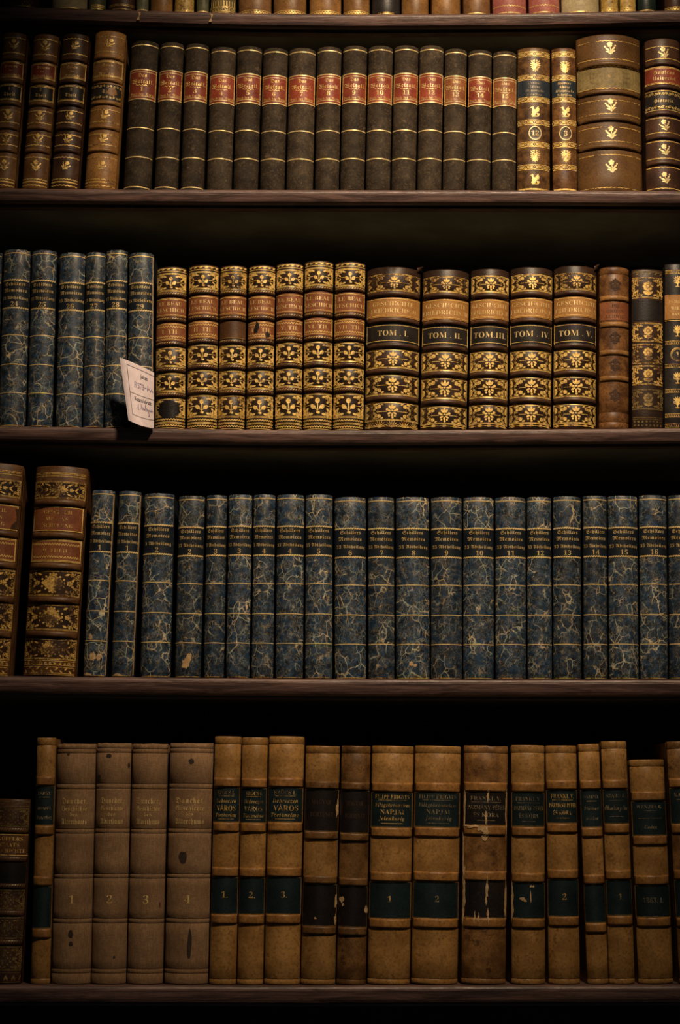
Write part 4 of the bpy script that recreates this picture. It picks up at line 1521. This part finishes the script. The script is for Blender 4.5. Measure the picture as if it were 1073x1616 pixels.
vellum((58, 89, 48.4, 78.2, 1164), (.821, .619, .413, .2025), [('TÁRGY', 'serif', .82, .09, .6), ('-', '', .72, .012, .5), ('mutató', 'ital', .45, .1, .6), ('kötethez', 'ital', .2, .1, .7)], '',
       'thin leaning vellum book with dark labels beside plain brown cloth, bottom shelf', None, tone=.2)
G = 'town history volumes with dark teal labels'
for i, q in enumerate(((338.6, 381, 329.5, 372.3, 1162), (381.9, 423, 373.3, 415, 1163.5), (424.2, 480.4, 416, 473, 1162))):
    vellum(q, (.811, .630, .448, .260), [('SZŰCS I.', 'serif', .86, .11, .55), ('-', '', .76, .012, .5), ('Debreczen', 'ital', .62, .12, .66), ('VÁROS', 'serif', .40, .16, .62),
           ('Történelme', 'ital', .2, .12, .7), ('-', '', .08, .012, .5)], '%d.' % (i + 1), 'tall vellum book of the VÁROS set with number %s on a teal label' % NUM[i + 1], G,
           tmat='goldworn', tone=.45 + .1 * i)
G = 'pair of vellum volumes with worn black labels'
for i, q in enumerate(((482, 537.3, 474.2, 528.8, 1177), (539, 585, 530.2, 577.7, 1177))):
    bk = vellum(q, (.833, .620, .434, .2245) if i == 0 else (.828, .612, .425, .22), [('MAGYAR', 'serif', .7, .11, .5), ('TÖRTÉNET', 'serif', .4, .11, .6)], '',
                ['vellum book with worn black labels beside the tall VÁROS set', 'narrower, darker vellum book with chipped black labels'][i], G, mat='vellumdark' if i else 'vellum', lmat='darklabel',
                tone=.1, bmat='vellumdark', bh=.0052, tmat='blind')
    for u, fz, a, b, sd in ([(.86, .735, .0022, .010, 1), (.90, .345, .0022, .009, 2), (.88, .27, .002, .006, 3), (-.2, .275, .002, .0012, 4)] if i == 0 else
                            [(-.7, .35, .0035, .0035, 5), (.86, .31, .003, .0045, 6), (-.6, .33, .002, .002, 7)]):
        bk.blot('torn_patch', u, fz, a, b, 'torn', .0008, sd, 12, .45)
G = 'pair of wide vellum volumes with teal labels'
for i, q in enumerate(((587.3, 653.4, 579.2, 647.3, 1177), (655, 729, 649.3, 722.3, 1177))):
    vellum(q, (.823, .633, .446, .2517), [('FILIPP FRIGYES', 'serif', .88, .12, .74), ('-', '', .78, .012, .6), ('Világtörténelem', 'ital', .64, .12, .74), ('NAPJAI', 'serif', .44, .14, .56),
           ('Jelenkorig', 'ital', .25, .12, .55), ('-', '', .1, .014, .45)], str(i + 1), 'wide vellum book of the NAPJAI pair with number %s on a teal label' % NUM[i + 1], G, tmat='goldworn' if i == 0 else 'dimtext',
           tone=.7 + .1 * i)
G = 'vellum volumes of one biography'
LF = [('FRANKL V.', 'serif', .82, .13, .66), ('-', '', .70, .012, .6), ('PÁZMÁNY PÉTER', 'serif', .54, .13, .80), ('ÉS KORA', 'serif', .31, .13, .5), ('-', '', .14, .012, .35)]
bk = vellum((731.8, 804, 729.3, 797.8, 1176.5), (.823, .640, .448, .253), LF, '', 'badly torn and stained vellum book with chipped black labels', G, mat='vellumdark', lmat='darklabel', tone=.75, ragged=.002)
for u, fz, a, b, sd in [(-.9, .74, .0016, .034, 1), (-.5, .655, .012, .0020, 2), (-.1, .645, .0065, .0035, 3), (-.02, .625, .0045, .007, 13), (.0, .695, .0012, .010, 4), (.05, .79, .0013, .008, 5),
                        (.06, .40, .0014, .016, 6), (.03, .35, .0012, .006, 16), (.88, .73, .0012, .030, 7), (-.88, .38, .0028, .018, 8), (-.9, .30, .0020, .022, 9), (.9, .34, .0022, .026, 10),
                        (.1, .285, .0012, .008, 11), (-.4, .275, .0012, .007, 12), (-.25, .272, .0010, .006, 14), (-.9, .45, .0025, .016, 17), (-.95, .56, .0016, .02, 18)]:
    bk.blot('torn_patch', u, fz, a, b, 'torn', .0008, sd, 18, .5)
for u, fz, a, b, sd in [(-.7, .905, .004, .009, 20), (.3, .22, .012, .005, 21)]:
    bk.blot('stain', u, fz, a, b, 'vellumdark', .0003, sd)
bk = vellum((806.5, 860.5, 808, 861, 1176), (.82, .634, .441, .251), LF, '', 'vellum book with chipped teal volume label beside the badly torn one', G, tone=.35)
for u, fz, a, b, sd in [(-.92, .335, .0024, .022, 1), (.1, .405, .0016, .0016, 2), (.22, .405, .0013, .0013, 3), (.08, .36, .0008, .007, 4), (-.35, .352, .0030, .0018, 5), (-.2, .345, .0018, .0014, 6)]:
    bk.blot('torn_patch', u, fz, a, b, 'torn', .0008, sd, 12, .5)
vellum((861.8, 909.4, 865.5, 917.2, 1176.5), (.832, .650, .456, .260), LF, '2', 'clean vellum book with a faint number on its teal label, beside the chipped one', G, tmat='goldworn', tone=.5)
vellum((911.6, 946, 927.5, 960.4, 1174), (.827, .628, .431, .231), [('OKLEVÉL', 'serif', .82, .09, .6), ('-', '', .70, .014, .4), ('Történet', 'ital', .5, .1, .6), ('leírása', 'ital', .24, .12, .5)], '',
       'narrow vellum book with no number, leaning, bottom shelf', 'single vellum volumes', tone=.6)
vellum((947.8, 989.2, 962, 1002.4, 1169.5), (.819, .635, .445, .258), [('SZABÓ K.', 'serif', .82, .11, .66), ('-', '', .68, .012, .5), ('Okmánytár', 'script', .48, .16, .8), ('-', '', .2, .012, .5)], '1',
       'tall vellum book with script lettering and a numeral one, beside the shortest one', 'single vellum volumes', tone=.35)
vellum((993.7, 1048.5, 1008.2, 1064.4, 1198.5), (.834, .635, .4575, .272), [('WENZEL G.', 'serif', .84, .11, .66), ('-', '', .72, .012, .3), ('-', '', .5, .012, .6), ('Codex', 'ital', .24, .1, .5)], '1863. I.',
       'shortest vellum book of the bottom shelf, with dull teal labels', 'single vellum volumes', tone=.3)
vellum((1051.6, 1095, 1073, 1117, 1169.5), (.825, .635, .445, .25), [('KARÁCS', 'serif', .82, .11, .66), ('-', '', .68, .012, .5)], '', 'vellum book leaning out past the frame edge, bottom shelf', 'single vellum volumes',
       mat='vellumdark', tone=.4)

bpy.data.scenes.remove(_DESK)
